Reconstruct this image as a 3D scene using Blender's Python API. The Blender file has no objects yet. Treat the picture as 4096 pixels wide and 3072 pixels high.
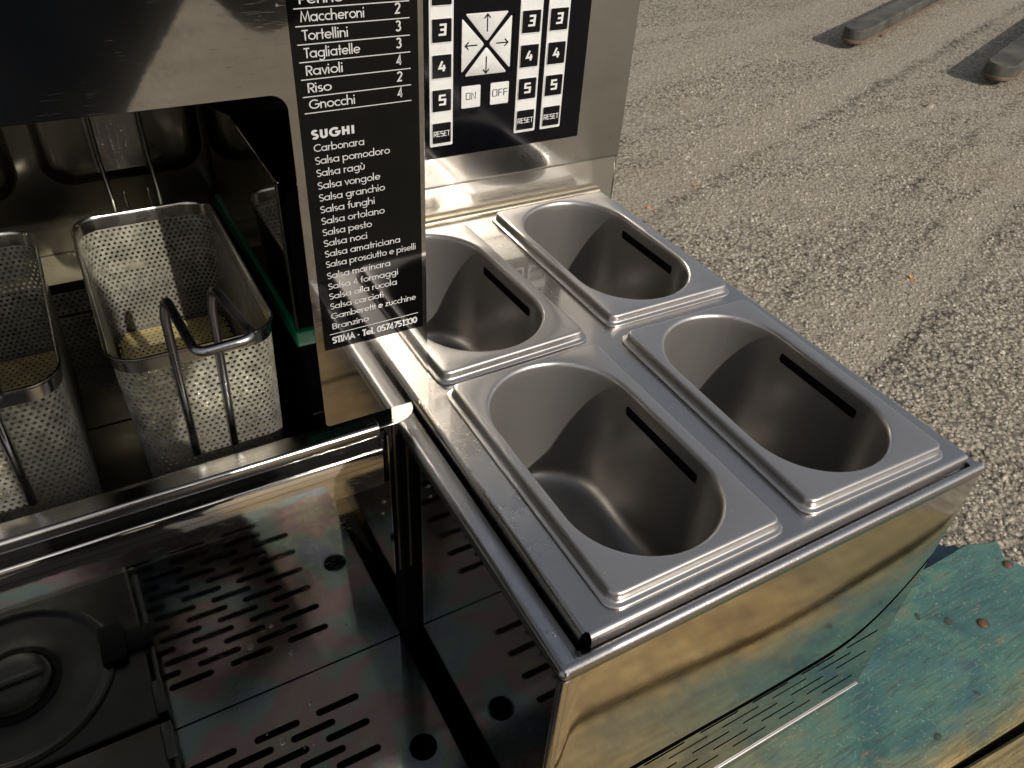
import bpy, bmesh, math, random
from math import sin, cos, pi, radians, atan2, hypot
from mathutils import Vector, Matrix
random.seed(7)
sc = bpy.context.scene
col = sc.collection

# ------------------------------------------------------------------ camera
CAM = Vector((-0.25536, -0.25462, 0.46293))
RX = Vector((0.87107, -0.48805, 0.05513))      # picture right
RY = Vector((-0.26652, -0.56399, -0.78159))    # picture down
RZ = Vector((0.41255, 0.66613, -0.62135))      # view direction
cd = bpy.data.cameras.new('camera')
cam = bpy.data.objects.new('camera', cd)
col.objects.link(cam)
m = Matrix((( RX.x, -RY.x, -RZ.x), (RX.y, -RY.y, -RZ.y), (RX.z, -RY.z, -RZ.z))).to_4x4()
m.translation = CAM
cam.matrix_world = m
cd.sensor_width = 36.0
cd.lens = 3173.8 / 4096 * 36.0
cd.clip_start = 0.01
cd.clip_end = 600
cd.dof.use_dof = True
cd.dof.focus_distance = 0.62
cd.dof.aperture_fstop = 26
sc.camera = cam

# ------------------------------------------------------------------ light
SUN = Vector((0.225, -1.0, 0.62)).normalized()
EL = math.asin(SUN.z)
w = bpy.data.worlds.new('World'); sc.world = w; w.use_nodes = True
nt = w.node_tree; nt.nodes.clear()
sky = nt.nodes.new('ShaderNodeTexSky'); sky.sky_type = 'NISHITA'; sky.sun_disc = False
sky.sun_elevation = EL
sky.sun_rotation = atan2(SUN.x, SUN.y)
sky.air_density = 1.2; sky.dust_density = 2.5; sky.ozone_density = 1.0
bg = nt.nodes.new('ShaderNodeBackground'); bg.inputs[1].default_value = 0.11
out = nt.nodes.new('ShaderNodeOutputWorld')
hsv = nt.nodes.new('ShaderNodeHueSaturation'); hsv.inputs['Saturation'].default_value = .42
nt.links.new(sky.outputs[0], hsv.inputs['Color']); nt.links.new(hsv.outputs[0], bg.inputs[0]); nt.links.new(bg.outputs[0], out.inputs[0])
sd = bpy.data.lights.new('sun', 'SUN'); sd.energy = 4.5; sd.angle = radians(0.53); sd.color = (1.0, 0.925, 0.83)
sun = bpy.data.objects.new('sun', sd); col.objects.link(sun)
sun.rotation_euler = SUN.to_track_quat('Z', 'Y').to_euler()
vs = sc.view_settings
vs.view_transform = 'Standard'; vs.look = 'None'; vs.gamma = 1; vs.exposure = 0.0
try: vs.use_curve_mapping = False
except Exception: pass
sc.cycles.max_bounces = 12; sc.cycles.glossy_bounces = 8
sc.cycles.sample_clamp_indirect = 0.0
sc.cycles.caustics_reflective = False
sc.cycles.blur_glossy = 0.0

# ------------------------------------------------------------------ helpers
def new(name, verts, faces, mat, parent=None, smooth=None, kind=None):
    me = bpy.data.meshes.new(name)
    me.from_pydata([tuple(v) for v in verts], [], faces)
    if mat is not None: me.materials.append(mat)
    me.validate(); me.update()
    if smooth is not None:
        me.shade_smooth()
        me.set_sharp_from_angle(angle=radians(smooth))
    o = bpy.data.objects.new(name, me); col.objects.link(o)
    if parent is not None: o.parent = parent
    if kind: o['kind'] = kind
    return o

def thing(name, label, cat, group=None, loc=(0, 0, 0)):
    o = bpy.data.objects.new(name, None); o.location = loc; o.empty_display_size = 0.05
    col.objects.link(o); tag(o, label, cat, group)
    return o

def tag(o, label, cat, group=None):
    o['label'] = label; o['category'] = cat
    if group: o['group'] = group
    return o

def copy_tree(o, parent=None):
    c = o.copy(); col.objects.link(c); c.parent = parent
    for ch in list(o.children): copy_tree(ch, c)
    return c

class MB:
    """collects simple solids into one mesh"""
    def __init__(s): s.v = []; s.f = []
    def add(s, v, f):
        n = len(s.v); s.v += [tuple(q) for q in v]; s.f += [tuple(i + n for i in q) for q in f]
    def box(s, x0, x1, y0, y1, z0, z1):
        v = [(x, y, z) for x in (x0, x1) for y in (y0, y1) for z in (z0, z1)]
        s.add(v, [(0, 1, 3, 2), (4, 6, 7, 5), (0, 4, 5, 1), (2, 3, 7, 6), (0, 2, 6, 4), (1, 5, 7, 3)])
    def bbox(s, x0, x1, y0, y1, z0, z1, r=0.001, seg=2):
        bm = bmesh.new()
        bmesh.ops.create_cube(bm, size=1)
        for q in bm.verts:
            q.co = Vector((x0 + (q.co.x + .5) * (x1 - x0), y0 + (q.co.y + .5) * (y1 - y0), z0 + (q.co.z + .5) * (z1 - z0)))
        bmesh.ops.bevel(bm, geom=bm.edges[:], offset=r, segments=seg, affect='EDGES', profile=0.5)
        bm.verts.index_update()
        s.add([q.co[:] for q in bm.verts], [[q.index for q in f.verts] for f in bm.faces]); bm.free()
    def tube(s, pts, r, n=12, caps=True):
        pts = [Vector(p) for p in pts]; rings = []
        t0 = (pts[1] - pts[0]).normalized()
        up = Vector((0, 0, 1)) if abs(t0.z) < .9 else Vector((1, 0, 0))
        a = t0.cross(up).normalized()
        for i, p in enumerate(pts):
            if i == 0: t = pts[1] - pts[0]
            elif i == len(pts) - 1: t = pts[-1] - pts[-2]
            else: t = (pts[i + 1] - p).normalized() + (p - pts[i - 1]).normalized()
            t.normalize(); a = (a - t * a.dot(t)).normalized(); b = t.cross(a)
            rr = r[i] if isinstance(r, (list, tuple)) else r
            rings.append([p + (a * cos(2 * pi * k / n) + b * sin(2 * pi * k / n)) * rr for k in range(n)])
        v = [q for R in rings for q in R]; f = []
        for i in range(len(rings) - 1):
            for k in range(n):
                k2 = (k + 1) % n
                f.append((i * n + k, i * n + k2, (i + 1) * n + k2, (i + 1) * n + k))
        if caps: f.append(tuple(range(n))[::-1]); f.append(tuple(range((len(rings) - 1) * n, len(rings) * n)))
        s.add(v, f)
    def build(s, name, mat, parent=None, smooth=None, kind=None):
        return new(name, s.v, s.f, mat, parent, smooth, kind)

def fillet(pts, r, n=5):
    """round the inner corners of a 3D polyline"""
    pts = [Vector(p) for p in pts]; o = [pts[0]]
    for i in range(1, len(pts) - 1):
        a, b, c = pts[i - 1], pts[i], pts[i + 1]
        u = (a - b); v = (c - b); d = min(r, u.length * .45, v.length * .45)
        p0 = b + u.normalized() * d; p1 = b + v.normalized() * d
        for k in range(n + 1):
            t = k / n
            o.append(p0 * (1 - t) ** 2 + b * 2 * t * (1 - t) + p1 * t * t)
    o.append(pts[-1]); return o

# convex outlines given as signed distance, sampled by angle about a centre
def rr_sd(x, y, hx, hy, r):
    dx, dy = abs(x) - hx + r, abs(y) - hy + r
    return hypot(max(dx, 0), max(dy, 0)) + min(max(dx, dy), 0) - r
def radial(sdf, ang):
    lo, hi = 0.0, 1.0; c, s_ = cos(ang), sin(ang)
    for _ in range(40):
        mid = (lo + hi) / 2
        if sdf(mid * c, mid * s_) < 0: lo = mid
        else: hi = mid
    return lo
def rr_angles(hx, hy, r, n=8, extra=()):
    A = []
    for sx, sy, a0 in ((1, 1, 0), (-1, 1, 90), (-1, -1, 180), (1, -1, 270)):
        for k in range(n + 1):
            a = radians(a0 + 90 * k / n)
            A.append(atan2(sy * (hy - r) + r * sin(a), sx * (hx - r) + r * cos(a)))
    return [a % (2 * pi) for a in A] + [a % (2 * pi) for a in extra]
def uniq(A, eps=1e-4):
    A = sorted(A); o = [A[0]]
    for a in A[1:]:
        if a - o[-1] > eps: o.append(a)
    if o[0] + 2 * pi - o[-1] < eps: o.pop()
    return o
def loft(rings, closed=True, cap_end=False, skip=None):
    n = len(rings[0]); v = [q for R in rings for q in R]; f = []
    for i in range(len(rings) - 1):
        for k in range(n if closed else n - 1):
            k2 = (k + 1) % n
            if skip and skip(i, k, k2): continue
            f.append((i * n + k, i * n + k2, (i + 1) * n + k2, (i + 1) * n + k))
    if cap_end: f.append(tuple(range((len(rings) - 1) * n, len(rings) * n)))
    return v, f

# ------------------------------------------------------------------ materials
def nodes(name):
    mt = bpy.data.materials.new(name); mt.use_nodes = True
    nt = mt.node_tree; nt.nodes.clear()
    o = nt.nodes.new('ShaderNodeOutputMaterial'); b = nt.nodes.new('ShaderNodeBsdfPrincipled')
    nt.links.new(b.outputs[0], o.inputs[0])
    return mt, nt, b
def N(nt, t, **kw):
    n = nt.nodes.new(t)
    for k, v in kw.items():
        if k in ('operation', 'blend_type', 'data_type', 'feature', 'distance', 'noise_dimensions', 'wave_type', 'bands_direction', 'clamp', 'interpolation_type', 'voronoi_dimensions'):
            setattr(n, k, v)
        else: n.inputs[k].default_value = v
    return n
def coords(nt, scale=(1, 1, 1), rot=(0, 0, 0), loc=(0, 0, 0), rnd=True):
    tc = nt.nodes.new('ShaderNodeTexCoord'); mp = nt.nodes.new('ShaderNodeMapping')
    mp.inputs['Scale'].default_value = scale; mp.inputs['Rotation'].default_value = rot; mp.inputs['Location'].default_value = loc
    oi = nt.nodes.new('ShaderNodeObjectInfo'); va = nt.nodes.new('ShaderNodeVectorMath'); va.operation = 'MULTIPLY_ADD'
    cmb = nt.nodes.new('ShaderNodeCombineXYZ')
    for k in range(3): nt.links.new(oi.outputs['Random'], cmb.inputs[k])
    nt.links.new(cmb.outputs[0], va.inputs[0]); va.inputs[1].default_value = (3.1, 5.3, 0.0) if rnd else (0, 0, 0); nt.links.new(tc.outputs['Object'], va.inputs[2])
    nt.links.new(va.outputs[0], mp.inputs['Vector']); return mp.outputs[0]
def ramp(nt, fac, stops):
    r = nt.nodes.new('ShaderNodeValToRGB'); e = r.color_ramp.elements
    while len(e) < len(stops): e.new(0.5)
    for i, (p, c) in enumerate(stops):
        e[i].position = p; e[i].color = (c, c, c, 1) if not isinstance(c, tuple) else (*c, 1)
    nt.links.new(fac, r.inputs[0]); return r.outputs[0]
def mix(nt, fac, a, b, mode='MIX'):
    n = nt.nodes.new('ShaderNodeMix'); n.data_type = 'RGBA'; n.blend_type = mode
    for s, i in ((fac, 0), (a, 6), (b, 7)):
        if isinstance(s, bpy.types.NodeSocket): nt.links.new(s, n.inputs[i])
        elif i == 0: n.inputs[0].default_value = s
        else: n.inputs[i].default_value = (*s, 1)
    return n.outputs[2]
def mathn(nt, op, a, b=0.0, c=None):
    n = nt.nodes.new('ShaderNodeMath'); n.operation = op
    for s, i in ((a, 0), (b, 1), (c, 2)):
        if s is None: continue
        if isinstance(s, bpy.types.NodeSocket): nt.links.new(s, n.inputs[i])
        else: n.inputs[i].default_value = s
    return n.outputs[0]

def steel(name, base=(0.50, 0.485, 0.465), rough=0.2, brush=None, brush_amt=0.05, smudge=0.35, dirt=0.12, bump=0.02, scale=1.0, aniso=0.0, scratch=0.3, metal=1.0, haze=None, spot=1.0):
    """stainless sheet: worn, with water marks, fine scratches and optional brushing direction"""
    mt, nt, b = nodes(name); L = nt.links
    b.inputs['Metallic'].default_value = metal
    c0 = coords(nt, (1, 1, 1))
    big = N(nt, 'ShaderNodeTexNoise', Scale=14 * scale, Detail=5, Roughness=.62); L.new(c0, big.inputs['Vector'])
    sm = N(nt, 'ShaderNodeTexNoise', Scale=160 * scale, Detail=4, Roughness=.7); L.new(c0, sm.inputs['Vector'])
    # scratches: thin lines from stretched noise in two directions
    scs = []
    for k, rt in enumerate(((0.3, 0.5, 0.7), (0.8, 1.1, -0.5))):
        cs = coords(nt, (55, 1500, 1500), rt)
        n_ = N(nt, 'ShaderNodeTexNoise', Scale=1.0, Detail=2, Roughness=.5); L.new(cs, n_.inputs['Vector'])
        scs.append(ramp(nt, n_.outputs[0], ((0.68, 0.0), (0.76, .8))))
    scr = mathn(nt, 'MULTIPLY', mathn(nt, 'ADD', scs[0], scs[1]), ramp(nt, big.outputs[0], ((0.45, 0.0), (0.62, 1.0))))
    spots = N(nt, 'ShaderNodeTexVoronoi', Scale=70 * scale); L.new(c0, spots.inputs['Vector'])
    sp = ramp(nt, spots.outputs[0], ((0.05, 1.0), (0.09, 0.0)))
    sp = mathn(nt, 'MULTIPLY', sp, ramp(nt, sm.outputs[0], ((0.56, 0.0), (0.62, 1.0))))
    sp = mathn(nt, 'MULTIPLY', sp, ramp(nt, big.outputs[0], ((0.5, 0.0), (0.6, 1.0))))
    sp = mathn(nt, 'MULTIPLY', sp, spot)
    r = mathn(nt, 'MULTIPLY_ADD', ramp(nt, big.outputs[0], ((0.35, 0.0), (0.7, 1.0))), rough * smudge * 1.6, rough * (1 - smudge * .5))
    r = mathn(nt, 'ADD', r, mathn(nt, 'MULTIPLY', scr, scratch * .5))
    r = mathn(nt, 'ADD', r, mathn(nt, 'MULTIPLY', sp, 0.25))
    fine = mathn(nt, 'MULTIPLY_ADD', sm.outputs[0], rough * .5, mathn(nt, 'SUBTRACT', r, rough * .25))
    L.new(fine, b.inputs['Roughness'])
    d = mix(nt, ramp(nt, big.outputs[0], ((0.3, 1.0), (0.75, 0.0))), tuple(x * (1 - dirt) for x in base), base)
    d = mix(nt, mathn(nt, 'MULTIPLY', sp, 0.25), d, (0.30, 0.27, 0.22))
    L.new(d, b.inputs['Base Color'])
    h = mathn(nt, 'MULTIPLY', big.outputs[0], 1.0)
    if brush is not None:
        cb = coords(nt, brush)
        nb = N(nt, 'ShaderNodeTexNoise', Scale=1.0, Detail=3, Roughness=.6); L.new(cb, nb.inputs['Vector'])
        bp0 = N(nt, 'ShaderNodeBump', Strength=brush_amt, Distance=0.0004); L.new(nb.outputs[0], bp0.inputs['Height'])
    bp = N(nt, 'ShaderNodeBump', Strength=bump, Distance=0.004); L.new(h, bp.inputs['Height'])
    if brush is not None: L.new(bp0.outputs[0], bp.inputs['Normal'])
    bp2 = N(nt, 'ShaderNodeBump', Strength=0.25, Distance=0.0001); L.new(mathn(nt, 'ADD', scr, sp), bp2.inputs['Height']); L.new(bp.outputs[0], bp2.inputs['Normal'])
    L.new(bp2.outputs[0], b.inputs['Normal'])
    if haze:
        b2 = nt.nodes.new('ShaderNodeBsdfPrincipled'); b2.inputs['Metallic'].default_value = metal
        L.new(d, b2.inputs['Base Color']); L.new(bp2.outputs[0], b2.inputs['Normal'])
        L.new(mathn(nt, 'ADD', fine, haze[1]), b2.inputs['Roughness'])
        ms = nt.nodes.new('ShaderNodeMixShader'); L.new(b.outputs[0], ms.inputs[1]); L.new(b2.outputs[0], ms.inputs[2])
        L.new(mathn(nt, 'MULTIPLY_ADD', big.outputs[0], .4, haze[0] - .2), ms.inputs[0])
        L.new(ms.outputs[0], [q for q in nt.nodes if q.type == 'OUTPUT_MATERIAL'][0].inputs[0])
    return mt

M = {}
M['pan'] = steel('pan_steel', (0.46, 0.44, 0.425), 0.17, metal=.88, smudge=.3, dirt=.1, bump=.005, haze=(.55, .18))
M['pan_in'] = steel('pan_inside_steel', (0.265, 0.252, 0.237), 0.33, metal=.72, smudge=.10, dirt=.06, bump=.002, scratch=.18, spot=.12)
M['tray'] = steel('tray_steel', (0.54, 0.51, 0.48), 0.07, smudge=.5, dirt=.1, bump=.012, haze=(.65, .20))
M['rail'] = steel('rail_steel', (0.50, 0.48, 0.47), 0.15, haze=(.5, .15), brush=(700, 6, 700), brush_amt=.5, smudge=.5, dirt=.3, bump=.06)
M['mirror'] = steel('polished_steel', (0.60, 0.575, 0.54), 0.05, smudge=.5, dirt=.1, bump=.02, scratch=.3)
M['splash'] = steel('splashback_steel', (0.60, 0.575, 0.53), 0.08, smudge=.5, dirt=.2, bump=.02, scratch=.4, haze=(.6, .22))
M['front'] = steel('front_sheet_steel', (0.68, 0.655, 0.61), 0.06, smudge=.3, dirt=.1, bump=.02, scratch=.2)
M['hood'] = steel('hood_steel', (0.49, 0.465, 0.42), 0.04, smudge=.5, dirt=.2, bump=.012, scratch=.22, haze=(.25, .10))
M['panel'] = steel('panel_steel', (0.44, 0.425, 0.39), 0.10, haze=(.4, .2), smudge=.5, dirt=.2, bump=.03, scratch=.6)
M['counter'] = steel('brushed_counter_steel', (0.48, 0.46, 0.43), 0.17, brush=(5, 500, 500), brush_amt=.6, smudge=.5, dirt=.2)
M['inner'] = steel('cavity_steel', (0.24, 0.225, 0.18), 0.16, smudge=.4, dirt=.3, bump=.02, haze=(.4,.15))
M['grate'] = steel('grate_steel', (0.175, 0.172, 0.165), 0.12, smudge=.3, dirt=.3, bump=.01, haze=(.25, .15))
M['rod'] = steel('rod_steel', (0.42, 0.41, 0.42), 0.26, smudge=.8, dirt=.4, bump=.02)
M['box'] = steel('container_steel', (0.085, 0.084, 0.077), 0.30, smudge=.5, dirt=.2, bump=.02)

def plain(name, c, rough=.5, metal=0.0, spec=.5, coat=0.0, var=0.15, scale=60, bump=.05):
    mt, nt, b = nodes(name); L = nt.links
    cc = coords(nt); n = N(nt, 'ShaderNodeTexNoise', Scale=scale, Detail=5, Roughness=.65); L.new(cc, n.inputs['Vector'])
    k = mix(nt, ramp(nt, n.outputs[0], ((.3, 0.0), (.7, 1.0))), tuple(x * (1 - var) for x in c), tuple(min(1, x * (1 + var)) for x in c))
    L.new(k, b.inputs['Base Color'])
    L.new(mathn(nt, 'MULTIPLY_ADD', n.outputs[0], .25 * rough, rough * .87), b.inputs['Roughness'])
    b.inputs['Metallic'].default_value = metal; b.inputs['Specular IOR Level'].default_value = spec
    b.inputs['Coat Weight'].default_value = coat; b.inputs['Coat Roughness'].default_value = .08
    bp = N(nt, 'ShaderNodeBump', Strength=bump, Distance=0.001); L.new(n.outputs[0], bp.inputs['Height']); L.new(bp.outputs[0], b.inputs['Normal'])
    return mt
M['label'] = plain('black_label_film', (0.002, 0.002, 0.002), .05, spec=.26, var=.2, bump=.01)
M['ink'] = plain('white_label_print', (0.38, 0.38, 0.375), .3, var=.05, bump=0)
M['overlay'] = plain('black_keypad_film', (0.002, 0.002, 0.003), .09, spec=.22, var=.2, bump=.01)
M['key_white'] = plain('white_keypad_print', (0.50, 0.50, 0.485), .28, var=.06, bump=0)
M['key_black'] = plain('black_keypad_key', (0.003, 0.003, 0.004), .15, spec=.25, var=.2, bump=.01)
M['black'] = plain('void_shade_black', (0.004, 0.004, 0.004), .8, spec=.1)  # flat black stands in for the darkness inside gaps, slots and recesses
M['rubber'] = plain('black_rubber', (0.006, 0.006, 0.006), .6, spec=.2)
M['green'] = plain('green_plastic', (0.0, 0.24, 0.11), .35, var=.2)
M['drop'] = None
mt, nt_, b = nodes('water_drop')
b.inputs['Base Color'].default_value = (1, 1, 1, 1); b.inputs['Roughness'].default_value = 0.02; b.inputs['Transmission Weight'].default_value = 1; b.inputs['IOR'].default_value = 1.33
M['drop'] = mt
M['crust'] = plain('dried_food_residue', (0.34, 0.20, 0.05), .8, var=.5, scale=900, bump=.6)

def limescale(floor_=False):
    mt, nt, b = nodes('limescaled_basket_steel'); L = nt.links
    cc = coords(nt)
    n = N(nt, 'ShaderNodeTexNoise', Scale=70, Detail=8, Roughness=.75); L.new(cc, n.inputs['Vector'])
    n2 = N(nt, 'ShaderNodeTexNoise', Scale=9, Detail=5, Roughness=.65); L.new(cc, n2.inputs['Vector'])
    a = ramp(nt, n.outputs[0], ((.35, 0.0), (.62, 1.0)))
    c = mix(nt, a, (0.12, 0.118, 0.095), (0.40, 0.385, 0.315))
    sep = nt.nodes.new('ShaderNodeSeparateXYZ'); L.new(coords(nt), sep.inputs[0])
    low = ramp(nt, mathn(nt, 'MULTIPLY_ADD', n2.outputs[0], .06, sep.outputs[2]), ((-0.0 + .0, 1.0), (.03, 0.0)))
    if floor_: c = mix(nt, .85, c, (0.60, 0.49, 0.20))
    else:
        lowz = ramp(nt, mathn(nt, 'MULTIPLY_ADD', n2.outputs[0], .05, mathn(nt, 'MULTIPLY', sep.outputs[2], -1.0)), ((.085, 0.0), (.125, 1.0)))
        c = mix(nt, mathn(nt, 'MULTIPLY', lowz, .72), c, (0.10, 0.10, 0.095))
    patch = ramp(nt, n2.outputs[0], ((.5, 0.0), (.6, 1.0)))
    c = mix(nt, mathn(nt, 'MULTIPLY', patch, .5), c, (0.17, 0.15, 0.12))
    L.new(c, b.inputs['Base Color'])
    b.inputs['Metallic'].default_value = .35
    L.new(mathn(nt, 'MULTIPLY_ADD', n.outputs[0], .35, .3), b.inputs['Roughness'])
    bp = N(nt, 'ShaderNodeBump', Strength=.35, Distance=0.0006); L.new(n.outputs[0], bp.inputs['Height']); L.new(bp.outputs[0], b.inputs['Normal'])
    return mt
M['lime'] = limescale(); M['lime_floor'] = limescale(True)

def grate_mat():
    mt = M['grate']; nt = mt.node_tree; L = nt.links
    b = [n for n in nt.nodes if n.type == 'BSDF_PRINCIPLED'][0]
    cc = coords(nt); n = N(nt, 'ShaderNodeTexNoise', Scale=7, Detail=3, Roughness=.5, Distortion=1.5); L.new(cc, n.inputs['Vector'])
    tint = ramp(nt, n.outputs[0], ((.30, (.24, .28, .36)), (.42, (.38, .33, .20)), (.5, (.40, .22, .24)), (.58, (.22, .36, .28)), (.68, (.22, .26, .40))))
    src = b.inputs['Base Color'].links[0].from_socket
    for q_ in [n for n in nt.nodes if n.type == 'BSDF_PRINCIPLED']: L.new(mix(nt, .4, src, tint), q_.inputs['Base Color'])
grate_mat()

def wood():
    """painted, sun-bleached spool planks: teal and blue paint worn through to ochre wood"""
    mt, nt, b = nodes('worn_painted_wood'); L = nt.links
    tc = nt.nodes.new('ShaderNodeTexCoord'); obj = tc.outputs['Object']
    sep = nt.nodes.new('ShaderNodeSeparateXYZ'); L.new(obj, sep.inputs[0]); X, Y = sep.outputs[0], sep.outputs[1]
    def nz(scale, sc_, detail=6, rough=.6, dist=0.0, loc=(0, 0, 0)):
        n = N(nt, 'ShaderNodeTexNoise', Scale=scale, Detail=detail, Roughness=rough, Distortion=dist)
        mp = nt.nodes.new('ShaderNodeMapping'); mp.inputs['Scale'].default_value = sc_; mp.inputs['Location'].default_value = loc
        L.new(obj, mp.inputs['Vector']); L.new(mp.outputs[0], n.inputs['Vector']); return n.outputs[0]
    blot = nz(9, (1, 1.6, 1), 5, .6, .6)
    blot2 = nz(22, (.7, 1.5, 1), 6, .65, .5, (3, 1, 0))
    grain = nz(1, (9, 160, 40), 4, .6, .4)
    grain2 = nz(1, (30, 420, 60), 3, .55, .2)
    speck = nz(260, (1, 1, 1), 3, .6)
    teal = ramp(nt, blot, ((.32, (.030, .082, .084)), (.45, (.046, .118, .104)), (.56, (.070, .148, .120)), (.70, (.120, .140, .095))))
    teal = mix(nt, ramp(nt, blot2, ((.54, 0.0), (.72, .7))), teal, (.045, .105, .135))
    teal = mix(nt, ramp(nt, blot2, ((.30, .75), (.40, 0.0))), teal, (.16, .13, .085))
    gold = ramp(nt, grain, ((.30, (.17, .100, .032)), (.50, (.33, .225, .085)), (.70, (.47, .345, .155))))
    gold = mix(nt, ramp(nt, blot2, ((.46, 0.0), (.66, .7))), gold, (.19, .115, .045))
    olive = mix(nt, .6, gold, (.06, .085, .045))
    # paint boundaries with ragged edges: teal towards the machine, ochre towards the front edge and the left end
    wob = mathn(nt, 'MULTIPLY_ADD', blot2, .05, -.025)
    yy = mathn(nt, 'ADD', Y, wob); xx = mathn(nt, 'ADD', X, mathn(nt, 'MULTIPLY', wob, 2.5))
    front_ = ramp(nt, mathn(nt, 'MULTIPLY', yy, -1.0), ((.098, 0.0), (.125, .35), (.150, 1.0)))
    lef = ramp(nt, mathn(nt, 'ADD', mathn(nt, 'MULTIPLY', xx, -1.0), .5), ((.16, 0.0), (.36, .6), (.50, .95)))
    g = mathn(nt, 'MAXIMUM', front_, lef)
    right = ramp(nt, xx, ((.42, 0.0), (.50, 1.0)))
    gold = mix(nt, mathn(nt, 'MULTIPLY', right, .8), gold, olive)
    c = mix(nt, g, teal, gold)
    c = mix(nt, ramp(nt, grain2, ((.34, .55), (.46, 0.0))), c, (.05, .045, .035))
    wear = mathn(nt, 'MULTIPLY', ramp(nt, grain2, ((.60, 0.0), (.70, 1.0))), ramp(nt, blot, ((.40, 1.0), (.62, .15))))
    c = mix(nt, mathn(nt, 'MULTIPLY', wear, .32), c, (.28, .25, .16))
    c = mix(nt, ramp(nt, speck, ((.60, 0.0), (.72, .5))), c, (.30, .33, .26))
    left_shade = ramp(nt, mathn(nt, 'MULTIPLY', xx, -1.0), ((.165, 0.0), (.21, 1.0)))
    c = mix(nt, left_shade, c, (.018, .014, .012))  # shade painted into the planks' left end, so the steel mirrors it dark
    L.new(c, b.inputs['Base Color'])
    b.inputs['Roughness'].default_value = .62; b.inputs['Specular IOR Level'].default_value = .35
    h = mathn(nt, 'MULTIPLY_ADD', grain2, .5, mathn(nt, 'ADD', mathn(nt, 'MULTIPLY', grain, .7), mathn(nt, 'MULTIPLY', speck, .25)))
    bp = N(nt, 'ShaderNodeBump', Strength=.28, Distance=0.0012); L.new(h, bp.inputs['Height']); L.new(bp.outputs[0], b.inputs['Normal'])
    return mt
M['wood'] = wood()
M['wood_dark'] = plain('dark_blue_stained_wood', (.045, .085, .105), .6, var=.45, scale=30, bump=.3)
M['gap_shade'] = plain('gap_shade_black', (.012, .010, .009), .8)
M['wood_raw'] = plain('raw_brown_wood', (.16, .085, .035), .75, var=.4, scale=50, bump=.3)
M['rust'] = plain('rusty_nail_head', (.10, .045, .025), .7, var=.5, scale=400)

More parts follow.
